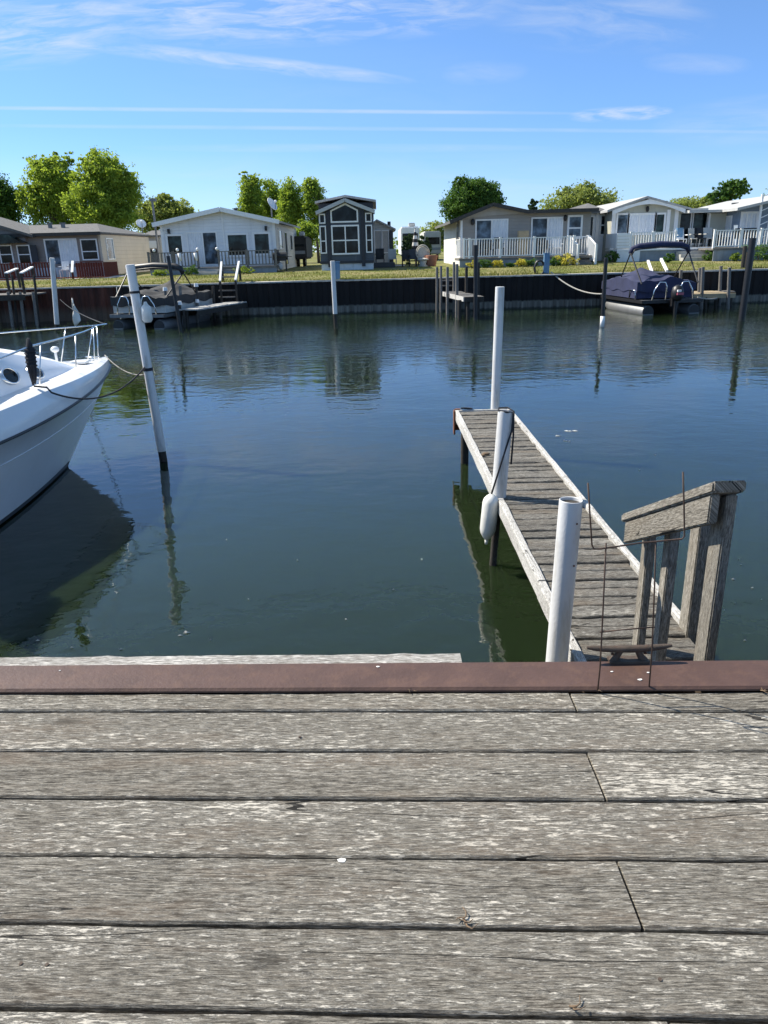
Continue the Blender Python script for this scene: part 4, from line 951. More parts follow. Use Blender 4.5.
m = B(); m.ball((p.x, 49.5, z0+.3), (.17,.17,.24), 10, 8); m.build('gas_bottle', M['skirt'], gr, smooth=True)

# ================================================================== SLATE BLUE TINY CABIN
Y = 49.; zb = lawn(Y); a, c = q(319.5, 240, Y).x, q(373.5, 240, Y).x; zt = q(346, 262.5, Y).z; ze = q(346, 213.5, Y).z; pk = q(345, 202, Y); xm = (a+c)/2; zr = pk.z
hC = thing('tiny_cabin', 'tall narrow slate blue cabin with a peaked glass front and white skirting', 'house', (xm, Y, zb))
m = B(); m.prism([(a, zt), (c, zt), (c, ze), (xm, zr), (a, ze)], Y, Y+10); m.build('wall', M['slate'], hC)
m = B(); m.box(a+.05, c-.05, Y+.06, Y+9.9, zb-.05, zt); m.build('skirting', M['skirt'], hC)
ov = .12; s_ = (zr-ze)/(xm-a)
for sx in (-1, 1):
    e = xm+sx*(xm-a+ov); m = slab((e, Y-.35, ze-ov*s_+.2), (xm, Y-.35, zr+.2), (xm, Y+1.2, zr+.2), (e, Y+1.2, ze-ov*s_+.2), .2) if sx < 0 else slab((xm, Y-.35, zr+.2), (e, Y-.35, ze-ov*s_+.2), (e, Y+1.2, ze-ov*s_+.2), (xm, Y+1.2, zr+.2), .2)
    m.build('gable_roof', M['shinglelight'], hC)
    m = B(); m.beam((e, Y-.37, ze-ov*s_+.1), (xm, Y-.37, zr+.1), .04, .2); m.build('bargeboard', M['lightgrey'], hC)
# raised loft behind the gable, under a low pitched roof
zl = q(346, 203, Y+.9).z
m = B(); m.box(a-.02, c+.02, Y+.9, Y+9.5, ze-.1, zl); m.build('loft_wall', M['slatedark'], hC)
for sx in (-1, 1):
    e = xm+sx*(xm-a+.22); z1 = zl+.45
    (slab((e, Y+.6, zl+.13), (xm, Y+.6, z1), (xm, Y+9.8, z1), (e, Y+9.8, zl+.13), .13) if sx < 0 else slab((xm, Y+.6, z1), (e, Y+.6, zl+.13), (e, Y+9.8, zl+.13), (xm, Y+9.8, z1), .13)).build('loft_roof', M['shinglelight'], hC)
def X(px, Yv=49.): return q(px, 240, Yv).x
def Z(py, px=346, Yv=49.): return q(px, py, Yv).z
# trapezoid window
x0, x1 = X(333), X(357.5); zz0, zs, zp_ = Z(221), Z(211), Z(205)
poly = [(x0, zz0), (x1, zz0), (x1, zs), (xm, zp_), (x0, zs)]; out = [(x0-.09, zz0-.09), (x1+.09, zz0-.09), (x1+.09, zs+.05), (xm, zp_+.12), (x0-.09, zs+.05)]
m = B(); v = [(x, Y-.06, z) for x, z in out]+[(x, Y-.06, z) for x, z in poly]+[(x, Y-.0, z) for x, z in out]+[(x, Y-.0, z) for x, z in poly]
m.add(v, [(i, (i+1)%5, 5+(i+1)%5, 5+i) for i in range(5)]+[(i, 10+i, 10+(i+1)%5, (i+1)%5) for i in range(5)]+[(5+i, 5+(i+1)%5, 15+(i+1)%5, 15+i) for i in range(5)])
f = m.build('window', M['white'], hC); m = B(); m.prism(poly, Y-.022, Y-.004); m.build('pane', M['glass'], f)
win(hC, X(333), X(358), Z(253), Z(226.5), Y, mull=(.5,), trans=(.48,), fr=.09)
win(hC, X(321.2), X(325.4), Z(252.5, 323), Z(227, 323), Y, trans=(.45,)); win(hC, X(367), X(371.4), Z(251.5, 369), Z(226, 369), Y, trans=(.45,))
win(hC, X(321.2), X(325.2), Z(222.5, 323), Z(215, 323), Y); win(hC, X(367), X(371.2), Z(221, 369), Z(214, 369), Y)
for px in (329, 363): m = B(); m.box(X(px)-.11, X(px)+.11, Y-.09, Y-.002, zt-.25, Z(210.5, px)); m.build('pilaster', M['slatedark'], hC)
m = B(); m.box(a-.02, c+.02, Y-.03, Y+.0, zt-.06, zt+.1); m.build('sill_band', M['slatedark'], hC)
# small grey sunroom behind it
Y = 57.; zb = .3; a, c = q(366, 245, Y).x, q(392.5, 245, Y).x; ze = q(384, 229, Y).z; xm = q(377, 229, Y).x; zr = q(377, 221, Y).z
sr = thing('sunroom', 'light grey sunroom with tan blinds right behind the slate blue cabin', 'house', ((a+c)/2, Y, zb))
m = B(); m.prism([(a, zb), (c, zb), (c, ze), (xm, zr), (a, ze)], Y, Y+6); m.build('wall', M['lightgrey'], sr)
slab((xm, Y-.25, zr+.12), (c+.25, Y-.25, ze), (c+.25, Y+6.2, ze), (xm, Y+6.2, zr+.12), .12).build('roof', M['shinglelight'], sr); slab((a-.2, Y-.25, ze), (xm, Y-.25, zr+.12), (xm, Y+6.2, zr+.12), (a-.2, Y+6.2, ze), .12).build('roof', M['shinglelight'], sr)
wpx(sr, 375, 381, 231, 252, Y, pane='taupepale'); wpx(sr, 382.5, 388.5, 231, 252, Y, pane='taupepale'); m = B(); p = q(391, 242, Y); m.box(p.x-.14, p.x+.16, Y-.05, Y-.002, zb, ze-.1); m.build('corner_trim', M['trimdark'], sr)
p = q(389, 223, Y+1); m = B(); m.tube([(p.x, Y+1, ze-.2), (p.x, Y+1, p.z+.1)], .12, 8); m.build('flue', M['trimdark'], sr)
# chairs and a cooler in front of the sunroom
p = q(383, 262, 53.); t = thing('patio_chair', 'dark high backed patio chair beside the grey sunroom', 'chair', (p.x-.2, 53., .3)); lawnchair(t, p.x-.2, 53., .3, 'charcoal', 1.25)
p = q(391, 262, 53.); t = thing('patio_chair', 'pale patio chair to the right of the dark one beside the sunroom', 'chair', (p.x+.1, 53.2, .3)); lawnchair(t, p.x+.1, 53.2, .3, 'lightgrey', 1.2)
p = q(386, 268, 51.5); m = B(); m.box(p.x-.8, p.x+.6, 51.3, 51.9, .28, .62); tag(m.build('planter', M['trimdark'], loc=(p.x,51.5,.3), bevel=.03), 'low dark planter box on the lawn beside the slate blue cabin', 'planter')

# ================================================================== CAMPERS AND PATIO IN THE GAP
def camper(name, x0, x1, y0, y1, Y, dep, label, mat='white', cargo=True):
    zb = .3; a, c = q(x0, 245, Y).x, q(x1, 245, Y).x; zt = q((x0+x1)/2, y0, Y).z
    t = thing(name, label, 'camper', ((a+c)/2, Y, zb))
    m = B(); m.box(a, c, Y, Y+dep, zb+.55, zt); m.build('body', M[mat], t, bevel=.12)
    m = B(); m.box(a+.15, c-.15, Y-.025, Y-.003, zb+1.5, zt-.6); m.build('window', M['glass'], t)
    m = B(); m.box(a+.1, c-.1, Y-.02, Y-.002, zb+.95, zb+1.2); m.build('stripe', M['skirtblue'], t)
    if cargo: m = B(); m.box(a+(c-a)*.45, a+(c-a)*.8, Y+1, Y+2, zt+.004, zt+.35); m.build('roof_unit', M['lightgrey'], t, bevel=.06)
    for x in (a+.3, c-.3): m = B(); m.tube([(x-.12, Y+1.2, zb+.36), (x+.12, Y+1.2, zb+.36)], .36, 14); m.build('wheel', M['black'], t)
    return t
camper('camper', 401, 419.5, 226.5, 262, 74., 9, 'large white camper with a roof unit parked behind the striped umbrella')
camper('camper', 424, 441, 231, 262, 80., 8, 'smaller grey white camper parked behind, left of the taupe house', 'lightgrey', False)
camper('camper', 292, 306, 236, 262, 62., 6, 'dark windowed camper between the white cottage and the slate cabin', 'charcoal', True)
p = q(415.5, 265, 53.); zt = q(415.5, 229, 53.).z; um = thing('parasol', 'closed black and white striped parasol over the patio table', 'parasol', (p.x, 53., .3))
m = B(); m.tube([(p.x, 53., .3), (p.x, 53., zt+.05)], .035, 8); m.build('pole', M['alu'], um)
m = B(); z1 = q(415.5, 252, 53.).z; m.tube([(p.x, 53, z1), (p.x, 53, z1+.25), (p.x, 53, (z1+zt)/2), (p.x, 53, zt)], [.15,.24,.17,.04], 12); m.build('canopy', M['striped'], um, smooth=50)
tb_ = thing('patio_table', 'small dark patio table under the striped parasol', 'table', (p.x-.3, 52.6, .3)); m = B(); m.box(p.x-1.0, p.x+.3, 52.3, 53.3, 1.0, 1.05); m.build('top', M['lightgrey'], tb_)
for sx in (-.9, .2):
    for yy in (52.4, 53.2): m = B(); m.beam((p.x+sx, yy, .3), (p.x+sx, yy, 1.), .05, .05); m.build('leg', M['black'], tb_)
for px, s, lab, mt in ((406, 1.1, 'dark patio chair left of the table under the striped parasol', 'charcoal'), (413, 1.15, 'dark patio chair in front of the striped parasol', 'trimdark')):
    pp = q(px, 265, 51.8); t = thing('patio_chair', lab, 'chair', (pp.x, 51.8, .3)); lawnchair(t, pp.x, 51.8, .3, mt, s)
pp = q(423, 266, 51.6); t = thing('wicker_chair', 'round backed pale wicker chair beside the striped parasol', 'chair', (pp.x, 51.6, .3))
m = B(); m.tube([(pp.x+.42*math.cos(a_), 51.9-.1*math.sin(a_), 1.15+.48*math.sin(a_)) for a_ in [k*math.pi/12 for k in range(25)]], .05, 7); m.ball((pp.x, 51.97, 1.12), (.40,.05,.44), 12, 8); m.build('backrest', M['wicker'], t, smooth=True)
m = B(); m.ball((pp.x, 51.6, .74), (.42,.42,.10), 12, 6); m.build('seat', M['wicker'], t, smooth=True); m = B(); m.tube([(pp.x, 51.6, .3), (pp.x, 51.6, .45), (pp.x, 51.6, .7)], [.36,.2,.3], 12); m.build('base', M['wicker'], t, smooth=True)
pp = q(431, 266, 51.8); m = B(); m.tube([(pp.x, 51.8, .3), (pp.x, 51.8, .95), (pp.x, 51.8, 1.0)], [.32,.46,.42], 14); tag(m.build('clay_pot', M['terracotta'], loc=(pp.x,51.8,.3), smooth=50), 'big terracotta pot beside the wicker chair left of the taupe house', 'pot')
m = B(); m.add([(q(378,263,56).x,54.,.318),(q(404,263,56).x,54.,.318),(q(404,262,60).x,58.5,.318),(q(396,262,60).x,58.5,.318)], [(0,1,2,3)]); struct(m.build('patio_path', M['concrete'], recalc=False))

# ================================================================== TAUPE HOUSE WITH WHITE RAILED DECK
Y = 51.; zb = lawn(Y); a, c = q(460.5, 240, Y).x, q(590, 235, Y).x
hE = thing('bungalow', 'taupe bungalow with low gable at left and a long white railed deck', 'house', ((a+c)/2, Y, zb))
zev = q(526, 212.5, Y).z; zle = q(459, 219, Y).z; pk = q(493.5, 206, Y)
m = B(); m.prism([(a, zb), (c, zb), (c, zev), (q(528,213,Y).x, zev), (pk.x, pk.z), (a, zle)], Y, Y+12); m.build('wall', M['taupe'], hE)
m = B(); m.box(a-.05, a-.004, Y+.05, Y+12, zb, zle-.02); m.build('side_wall', M['cream'], hE)  # sunlit side put into a paler colour than the taupe front
g0, g1 = q(461, 218, Y), q(527, 213.5, Y); m = B(); m.prism([(a+.05, g0.z-.02), (q(527,214,Y).x, zev-.02), (pk.x, pk.z-.02)], Y-.06, Y-.003); m.build('gable_panel', M['taupepale'], hE)
eL = q(438, 221.5, Y-.6); pT = q(493.5, 203.0, Y-.6); vR = q(528, 210.3, Y-.6); eR = q(594, 208.3, Y-.6); YB = Y+12.3
zroof = q(528, 210.3, Y-.6).z
slab((a-.75, Y-.6, zle-.12), (pT.x, Y-.6, pT.z), (pT.x, YB, pT.z), (a-.75, YB, zle-.12), .16).build('roof', M['shingle'], hE)
slab((pT.x, Y-.6, pT.z), (vR.x, Y-.6, zroof), (vR.x, YB, zroof), (pT.x, YB, pT.z), .16).build('roof', M['shingle'], hE)
slab((vR.x, Y-.6, zroof), (c+.3, Y-.6, zroof), (c+.3, YB, zroof+.25), (vR.x, YB, zroof+.25), .16).build('flat_roof', M['roofdark'], hE)
for p0, p1 in (((a-.75, zle-.2), (pT.x, pT.z-.08)), ((pT.x, pT.z-.08), (vR.x, zroof-.08)), ((vR.x, zroof-.08), (c+.3, zroof-.08))):
    m = B(); m.beam((p0[0], Y-.63, p0[1]), (p1[0], Y-.63, p1[1]), .05, .22); m.build('fascia', M['roofdark'], hE)
slider(hE, 476.5, 506.5, 220.5, 256, Y, 'glassblue', 'curtain', .5); slider(hE, 532, 561, 218.5, 256, Y, 'glassblue', 'curtain', .52)
wpx(hE, 569, 580.5, 217, 237, Y, pane='glassblue', trans=(.45,), fr=.12)
for px, py in ((472.5,222), (565,218)): p = q(px, py, Y); m = B(); m.ball((p.x, Y-.1, p.z), (.13,.1,.2), 8, 6); m.build('wall_lamp', M['black'], hE)
sidewin(hE, a-.05, Y+1.0, Y+2.0, zb+1.3, zb+2.6, -1, 'glass')
m = B(); m.box(a-.16, a-.06, Y+.3, Y+.7, zb+1.0, zb+1.7); m.tube([(a-.12, Y+.5, zb+1.7), (a-.12, Y+.5, zle)], .05, 6); m.build('electric_meter', M['alu'], hE)
m = B(); m.box(a-.02, a+.12, Y-.1, Y-.004, zb, zle-.1); m.build('downpipe', M['white'], hE)
dY = 48.2; zd = q(520, 257.0, dY).z; zg = lawn(dY)
dE = thing('white_railed_deck', 'raised deck with white picket railing and steps before the taupe bungalow', 'deck', ((a+c)/2, dY, zg))
xa, xs0, xs1 = q(464,250,dY).x, q(574,248,dY).x, q(592.5,248,dY).x
m = B(); m.box(xa-.3, xs1, dY, Y-.07, zd-.14, zd); m.build('platform', M['greywood'], dE)
m = B(); m.box(xa-.25, xs0-.05, dY+.04, dY+.1, zg-.1, zd-.145); m.build('skirt_panel', M['skirtblue'], dE)
hh = q(520, 238, dY).z-zd
railing(dE, (xa, dY+.06, zd), (xs0, dY+.06, zd), hh, 'white', posts=(.0,.05,.33,.64,.95,1), gap=.155, bal=.045)
railing(dE, (xa-.2, dY+.2, zd), (xa-.2, Y-.2, zd), hh, 'white', posts=(), gap=.155, bal=.045)
railing(dE, (xs0+.1, dY+1.2, zd), (xs1, dY+1.2, zd), hh, 'white', posts=(1,), gap=.155, bal=.045)
for k in range(4): m = B(); m.box(xs0+.1, xs1-.05, dY-.3*(k+1)+.9, dY-.3*k+.9-.004, zg-.1, zd-.02-k*(zd-zg)/4.2); m.build('step', M['greywood'], dE)
for x in (xs0+.04, xs1):
    p0, p1 = Vector((x, dY+.9, zd)), Vector((x+.12, dY-.4, zg+.02)); railing(dE, p0, p1, hh*.98, 'white', n=8, posts=(0,1), bal=.05, name='stair_railing')
for px, lab, s, mt in ((499, 'dark chair on the white railed deck before the left sliding door', 1.25, 'trimdark'), (489, 'low dark chair at the left end of the white railed deck', 1.1, 'charcoal'), (557, 'white slatted chair on the deck of the taupe bungalow before the right door', 1.1, 'white'), (545, 'dark low chair beside the white slatted one on the deck', 1.0, 'black')):
    p = q(px, 250, 49.6); t = thing('deck_chair', lab, 'chair', (p.x, 49.6, zd)); lawnchair(t, p.x, 49.6, zd, mt, s)
p = q(523, 238, 50.); m = B(); m.box(p.x-.3, p.x+.3, 49.8, 50.2, zd, zd+.9); m.box(p.x-.42, p.x+.42, 49.7, 50.3, zd+.904, zd+1.0); m.box(p.x-.34, p.x+.34, 49.78, 50.22, zd+1.0, zd+1.55); tag(m.build('grill_cabinet', M['yellowwood'], loc=(p.x,50,zd), bevel=.03), 'tan cabinet standing between the two sliding doors of the taupe bungalow', 'cabinet')

# ================================================================== PALE HOUSE WITH ARCHED GABLE
Y = 53.; zb = lawn(Y); a, c = q(611, 225, Y).x, q(680, 225, Y).x; c2 = q(707, 225, Y).x
hF = thing('park_home', 'pale park home with an arched gable, large windows and a covered porch', 'house', ((a+c)/2, Y, zb))
zle = q(611, 208.5, Y).z; zre = q(679, 207, Y).z; pk = q(645, 198, Y); ze = (zle+zre)/2
m = B(); m.prism([(a, zb), (c, zb), (c, ze), (pk.x, pk.z-.1), (a, ze)], Y, Y+13); m.build('wall', M['sage'], hF)
s_ = .45
slab((a-s_, Y-.5, ze-.1), (pk.x, Y-.5, pk.z+.1), (pk.x, Y+13.3, pk.z+.1), (a-s_, Y+13.3, ze-.1), .14).build('roof', M['shinglelight'], hF)
slab((pk.x, Y-.5, pk.z+.1), (c+s_, Y-.5, ze-.1), (c+s_, Y+13.3, ze-.1), (pk.x, Y+13.3, pk.z+.1), .14).build('roof', M['shinglelight'], hF)
# arched fascia under the gable
n = 14; up = []; lo = []
for i in range(n+1):
    u = i/n; x = a-.1+(c-a+.2)*u; zt = ze-.22+(pk.z-ze+.0)*(1-abs(2*u-1)); zl = ze-.42+.62*math.sin(math.pi*u)
    up.append((x, zt+.12)); lo.append((x, min(zl, zt-.02)))
m = B(); m.prism(up+lo[::-1], Y-.46, Y-.38); m.build('arched_fascia', M['white'], hF)
p = q(647, 209, Y); m = B(); m.ball((p.x, Y-.12, p.z), (.12,.1,.2), 8, 6); m.build('gable_lamp', M['black'], hF)
wpx(hF, 617.5, 627, 215, 233, Y, pane='glassblue', fr=.12); wpx(hF, 629, 654, 215, 233, Y, pane='curtain', mull=(.4,), fr=.12); wpx(hF, 656, 663.5, 214.5, 232.5, Y, pane='glassgreen', fr=.12)
for px in (613.5, 668, 676): m = B(); x = q(px, 220, Y).x; m.box(x-.12, x+.12, Y-.07, Y-.003, zb, ze-.15); m.build('trim_post', M['white'], hF)
# left wing set back
Yw = Y+1.6; a2 = q(585, 225, Yw).x; zw = q(600, 212, Yw).z
m = B(); m.box(a2, a-.01, Yw, Yw+9, zb, zw); m.build('wing_wall', M['white2'], hF); slab((a2-.3, Yw-.4, zw), (a-.02, Yw-.4, zw+.1), (a-.02, Yw+4.5, zw+.8), (a2-.3, Yw+4.5, zw+.4), .14).build('wing_roof', M['shingle'], hF)
wpx(hF, 587, 592.5, 217, 236, Yw, pane='glass', fr=.1); wpx(hF, 601, 609, 216, 234, Yw, pane='glass', fr=.1, mull=(.5,), trans=(.5,))
m = B(); x = q(597, 225, Yw).x; m.box(x-.1, x+.12, Yw-.07, Yw-.003, zb, zw-.05); m.build('downpipe', M['white'], hF)
# porch part: door, glazed panel, flat roof
m = B(); m.box(c+.01, c2+.1, Y+.3, Y+9, zb, ze-.1); m.build('porch_wall', M['lightgrey'], hF)
Yp = Y+.3
wpx(hF, 678.5, 689.5, 213.5, 244, Yp, pane='glass', fr=.13, name='open_doorway'); wpx(hF, 692.5, 705.5, 213, 243, Yp, pane='glassgreen', fr=.13, name='door_panel')
xr = q(742, 210, Y).x; zp_ = q(710, 209.8, Y-1.0).z
slab((c+.15, Y-1.0, zp_), (xr, Y-1.0, zp_), (xr, Y+5, zp_+.2), (c+.15, Y+5, zp_+.2), .16).build('porch_roof', M['lightgrey'], hF)
m = B(); x0 = q(708.5, 225, Y).x; x1 = q(737, 225, Y).x; m.box(x0, x1, Y-.2, Y-.12, q(722,235,Y).z, zp_-.2); m.build('porch_screen', M['sage'], hF)
for x in (x0-.06, x1+.06): m = B(); m.box(x-.06, x+.06, Y-.22, Y-.1, zb, zp_-.17); m.build('porch_post', M['white'], hF)
dY = 50.3; zd = q(650, 248.5, dY).z; zg = lawn(dY)
dF = thing('white_porch_deck', 'white skirted porch deck with picket railing behind the navy pontoon boat', 'deck', (a+3, dY, zg))
xa, xb = q(617,250,dY).x, q(712,248,dY).x; x1 = q(675, 245, dY).x
m = B(); m.box(xa, xb, dY, Y-.08, zd-.12, zd); m.build('platform', M['white'], dF)
m = B(); m.box(xa+.02, xa+1.5, dY+.02, dY+.08, zg-.1, zd-.125); m.build('skirt_panel', M['white'], dF)
m = B(); m.box(xa+1.5, xb, dY+.1, dY+.16, zg-.1, zd-.125); m.build('skirt_panel', M['skirtblue'], dF)
hh = q(650, 232.5, dY).z-zd
m = B(); x = xa
for k in range(5): m.box(xa, q(630.5,240,dY).x, dY+.02, dY+.06, zd+.05+k*hh*.195, zd+.05+k*hh*.195+hh*.17)
m.build('board_railing', M['white'], dF)
railing(dF, (q(631,240,dY).x, dY+.05, zd), (x1, dY+.05, zd), hh, 'white', posts=(0,.5,1), gap=.16, bal=.05)
m = B(); m.box(xa-.05, xa, dY+.1, Y-.2, zd+.05, zd+hh); m.build('end_boards', M['white'], dF)
for k in range(3): m = B(); m.box(x1+.1, xb-.3, dY-.45*(k+1), dY-.45*k-.004, zg-.05, zd-.02-(k+1)*(zd-zg)/4); m.build('step', M['concrete'], dF)
# things on that porch
p = q(680, 250, 51.); t = thing('porch_chair', 'white chair with a blue towel over it beside the open door of the park home', 'chair', (p.x, 51., zd)); lawnchair(t, p.x, 51., zd, 'white', 1.2)
m = B(); m.box(p.x-.2, p.x+.2, 51.27, 51.5, zd+.55, zd+1.22); m.build('towel', M['bluepaint'], t)
for px, mt, lab in ((699, 'black', 'black high chair before the glazed panel of the porch'), (693, 'wicker', 'pale wicker chair left of the black high chair on the porch'), (708, 'lightgrey', 'light grey chair at the right end of the porch')):
    p = q(px, 250, 51.6); t = thing('porch_chair', lab, 'chair', (p.x, 51.6, zd)); lawnchair(t, p.x, 51.6, zd, mt, 1.25)

# ================================================================== BLUE GREY HOUSE (far right)
Y = 51.; zb = lawn(Y); a = q(738, 225, Y).x; c = a+9; pk = (a+4.5, q(800, 193, Y).z); ze = q(738, 208.5, Y).z
hG = thing('chalet', 'blue grey chalet with white window frames and a pale low roof', 'house', (a+4.5, Y, zb))
m = B(); m.prism([(a, zb), (c, zb), (c, ze), (pk[0], pk[1]), (a, ze)], Y, Y+12); m.build('wall', M['blue'], hG)
slab((a-.7, Y-1.2, ze-.0), (pk[0], Y-1.2, pk[1]+.2), (pk[0], Y+12.3, pk[1]+.2), (a-.7, Y+12.3, ze-.0), .16).build('roof', M['roofwhite'], hG); slab((pk[0], Y-1.2, pk[1]+.2), (c+.7, Y-1.2, ze), (c+.7, Y+12.3, ze), (pk[0], Y+12.3, pk[1]+.2), .16).build('roof', M['roofwhite'], hG)
wpx(hG, 742, 756, 213.5, 228, Y, pane='curtain', mull=(.33,.66), fr=.12); wpx(hG, 770, 790, 212, 228, Y, pane='glass', fr=.12)
sidewin(hG, a-.004, Y+1, Y+2.2, zb+1.4, zb+2.6, -1, 'curtain'); sidewin(hG, a-.004, Y+3, Y+4.2, zb+1.4, zb+2.6, -1, 'curtain')
x = q(763, 225, Y-.8).x; m = B()
for dx in (-.32, .32): m.box(x+dx-.06, x+dx+.06, Y-.95, Y-.83, zb, ze+.75)
for k in range(9): m.beam((x-.3, Y-.89, zb+.3+k*.42), (x+.3, Y-.89, zb+.55+k*.42), .05, .05)
m.build('trellis_column', M['white'], hG)
p = q(735, 205, Y+5); m = B(); m.tube([(p.x, Y+5, ze), (p.x, Y+5, p.z)], .14, 10); m.tube([(p.x, Y+5, p.z), (p.x, Y+5, p.z+.15)], .24, 10); m.build('flue', M['trimdark'], hG, smooth=50)
dY = 48.; zd = q(737, 247.5, dY).z; zg = lawn(dY); xa, xb = q(714.5,240,dY).x, q(790,240,dY).x
dG = thing('chalet_deck', 'white picket railed deck on blue skirting before the blue grey chalet', 'deck', ((xa+xb)/2, dY, zg))
m = B(); m.box(xa, xb, dY, Y-.06, zd-.12, zd); m.build('platform', M['greywood'], dG); m = B(); m.box(xa+.05, xb, dY+.05, dY+.1, zg-.1, zd-.125); m.build('skirt_panel', M['skirtblue'], dG)
hh = q(737, 230, dY).z-zd
railing(dG, (xa, dY+.06, zd), (xb, dY+.06, zd), hh, 'white', posts=(0,.35,.62,1), gap=.17, bal=.05)
p = q(746, 228, 49.5); m = B(); m.box(p.x-.7, p.x+.7, 49.3, 49.7, zd+hh*.5, zd+hh*1.12); tag(m.build('covered_grill', M['black'], loc=(p.x,49.5,zd), bevel=.08), 'black covered grill on the deck of the blue grey chalet', 'grill')
# ================================================================== FAR DOCKS
def pole(par, px, y0, y1, Y, r=.07, mat='greywood', name='pile', zb=None):
    p0, p1 = q(px, y1, Y), q(px, y0, Y); zz = p0.z if zb is None else zb
    m = B(); m.tube([(p0.x, Y, zz), (p1.x, Y, p1.z)], [r, r*.92], 9); return m.build(name, M[mat], par, smooth=50)
def boards(par, x0, x1, y0, y1, z, name='plank_walkway', mat='greywood', skew=0, th=.06):
    m = B(); y = y0; k = 0
    while y < y1-.02:
        u = (y-y0)/(y1-y0); m.plank((x0+skew*u, y), (x1+skew*u, y), (x0+skew*u, min(y+.22, y1)), (x1+skew*u, min(y+.22, y1)), z+random.uniform(-.01,.01), th, seg=.8, k=k*1.7+x0); y += .235; k += 1
    return m.build(name, M[mat], par)
# dock before the taupe house
zt = q(463, 289, 37).z
D = thing('boat_dock', 'grey plank dock on tall piles in front of the taupe bungalow', 'dock', (q(462,290,37).x, 38, WATER))
xa, xb = q(442.5, 290, 37.2).x, q(464, 299, 35.0).x
y0, y1 = 34.6, 39.85; zt = q(464, 297, y0).z
xl = q(464.5, 299, y0).x; xw = q(484, 297, y0).x-xl
boards(D, xl, xl+xw, y0, y1, zt, skew=q(441, 289, y1).x-xl)
m = B(); m.beam((xl-.03, y0, zt-.1), (xl-.03+q(441,289,y1).x-xl, y1, zt-.1), .05, .2); m.build('edge_board', M['whitewood'], D)
m = B(); m.box(xl, xl+xw, y0-.05, y0-.004, zt-.22, zt); m.build('end_board', M['darkwood'], D)
for px, ya, yb, YY, r, mt in ((437,267,300,38.8,.07,'greywood'),(441,266,295,39.3,.07,'greywood'),(447.5,267,308,37.6,.075,'greywood'),(457,264,312,36.2,.08,'greywood'),(454,262,290,39.4,.07,'greywood'),(466.5,267,300,37.8,.08,'darkwood'),(475.7,245,330,34.4,.10,'black'),(459.5,300,327,35.0,.09,'darkwood'),(468,300,327,34.8,.09,'darkwood'),(478.5,262,300,38.6,.08,'darkwood')):
    pole(D, px, ya, yb, YY, r, mt, zb=-3. if yb > 310 else WATER-.6)
for k, z in enumerate((zt+.25, zt+.5)): m = B(); m.box(q(441,280,39.7).x, q(452,280,39.7).x, 39.6, 39.85, z, z+.05); m.build('step', M['greywood'], D)
# steps and dock at the far left
D = thing('boat_dock', 'grey dock with two white topped stair rails below the red deck', 'dock', (q(15,290,38.5).x, 38.5, WATER))
x0, x1 = q(-40,294,38).x, q(30,292,38).x; z0 = q(15, 295, 37.4).z
boards(D, x0, x1, 37.4, 39.85, z0, mat='greywood'); m = B(); m.box(x0, x1, 37.34, 37.396, z0-.25, z0+.01); m.build('end_board', M['darkwood'], D)
for pa, pb in (((6,273),(17,268.5)), ((21,273),(32,267))):
    A0, A1 = q(*pa, 38.6), q(*pb, 40.2); m = B(); m.beam(A0, A1, .16, .06); m.build('rail_cap', M['white'], D)
    for P in (A0, A1): m = B(); m.box(P.x-.05, P.x+.05, P.y-.05, P.y+.05, z0 if P is A0 else -.05, P.z-.035); m.build('post', M['darkwood'], D)
for px in (8, 20, 33): pole(D, px, 292, 306, 37.6, .08, 'greywood', zb=-2.6)
for px in (12, 34): pole(D, px, 275, 303, 37.9, .06, 'darkwood', zb=-2.6)
# dock and ladder before the white cottage
D = thing('boat_dock', 'grey topped dock with white capped posts beside the charcoal covered boat', 'dock', (q(200,305,37).x, 37.5, WATER))
A0, A1 = q(178, 311, 34.8), q(229, 300, 39.7); zt = (A0.z+A1.z)/2
m = B(); k = 0; n = 22; d = (Vector((A1.x,A1.y,0))-Vector((A0.x,A0.y,0))); pr = Vector((d.y,-d.x,0)).normalized()*1.0
for i in range(n):
    s0 = Vector((A0.x,A0.y,0))+d*(i/n); s1 = Vector((A0.x,A0.y,0))+d*((i+.93)/n); m.plank(s0, s0+pr, s1, s1+pr, zt+random.uniform(-.01,.01), .06, seg=.6, k=i*1.3)
m.build('plank_walkway', M['whitewood'], D)
for o_ in (0, 1): m = B(); m.beam((A0.x+pr.x*o_, A0.y+pr.y*o_, zt-.17), (A1.x+pr.x*o_, A1.y+pr.y*o_, zt-.17), .06, .22); m.build('edge_board', M['darkwood'], D)
for px, ya, yb, YY in ((165,289,328,35.2),(179.5,303,330,34.9),(196,285,305,37.3),(197,301,318,37.),(180,286,308,36.),(213,286,305,38.6),(220.5,308,327,38.8),(187,310,334,34.8),(184,310,334,34.7)):
    pole(D, px, ya, yb, YY, .075, 'darkwood' if yb > 329 or px in (213,196) else 'greywood', zb=-2.8 if yb > 320 else WATER-.3)
for px, py, YY in ((165,288.5,35.2),(179.5,302.5,34.9),(197,300.5,37.),(196,284.5,37.3)):
    p = q(px, py, YY); m = B(); m.tube([p-Vector((0,0,.1)), p+Vector((0,0,.06))], [.11,.09], 9); m.build('post_cap', M['white'], D, smooth=50)
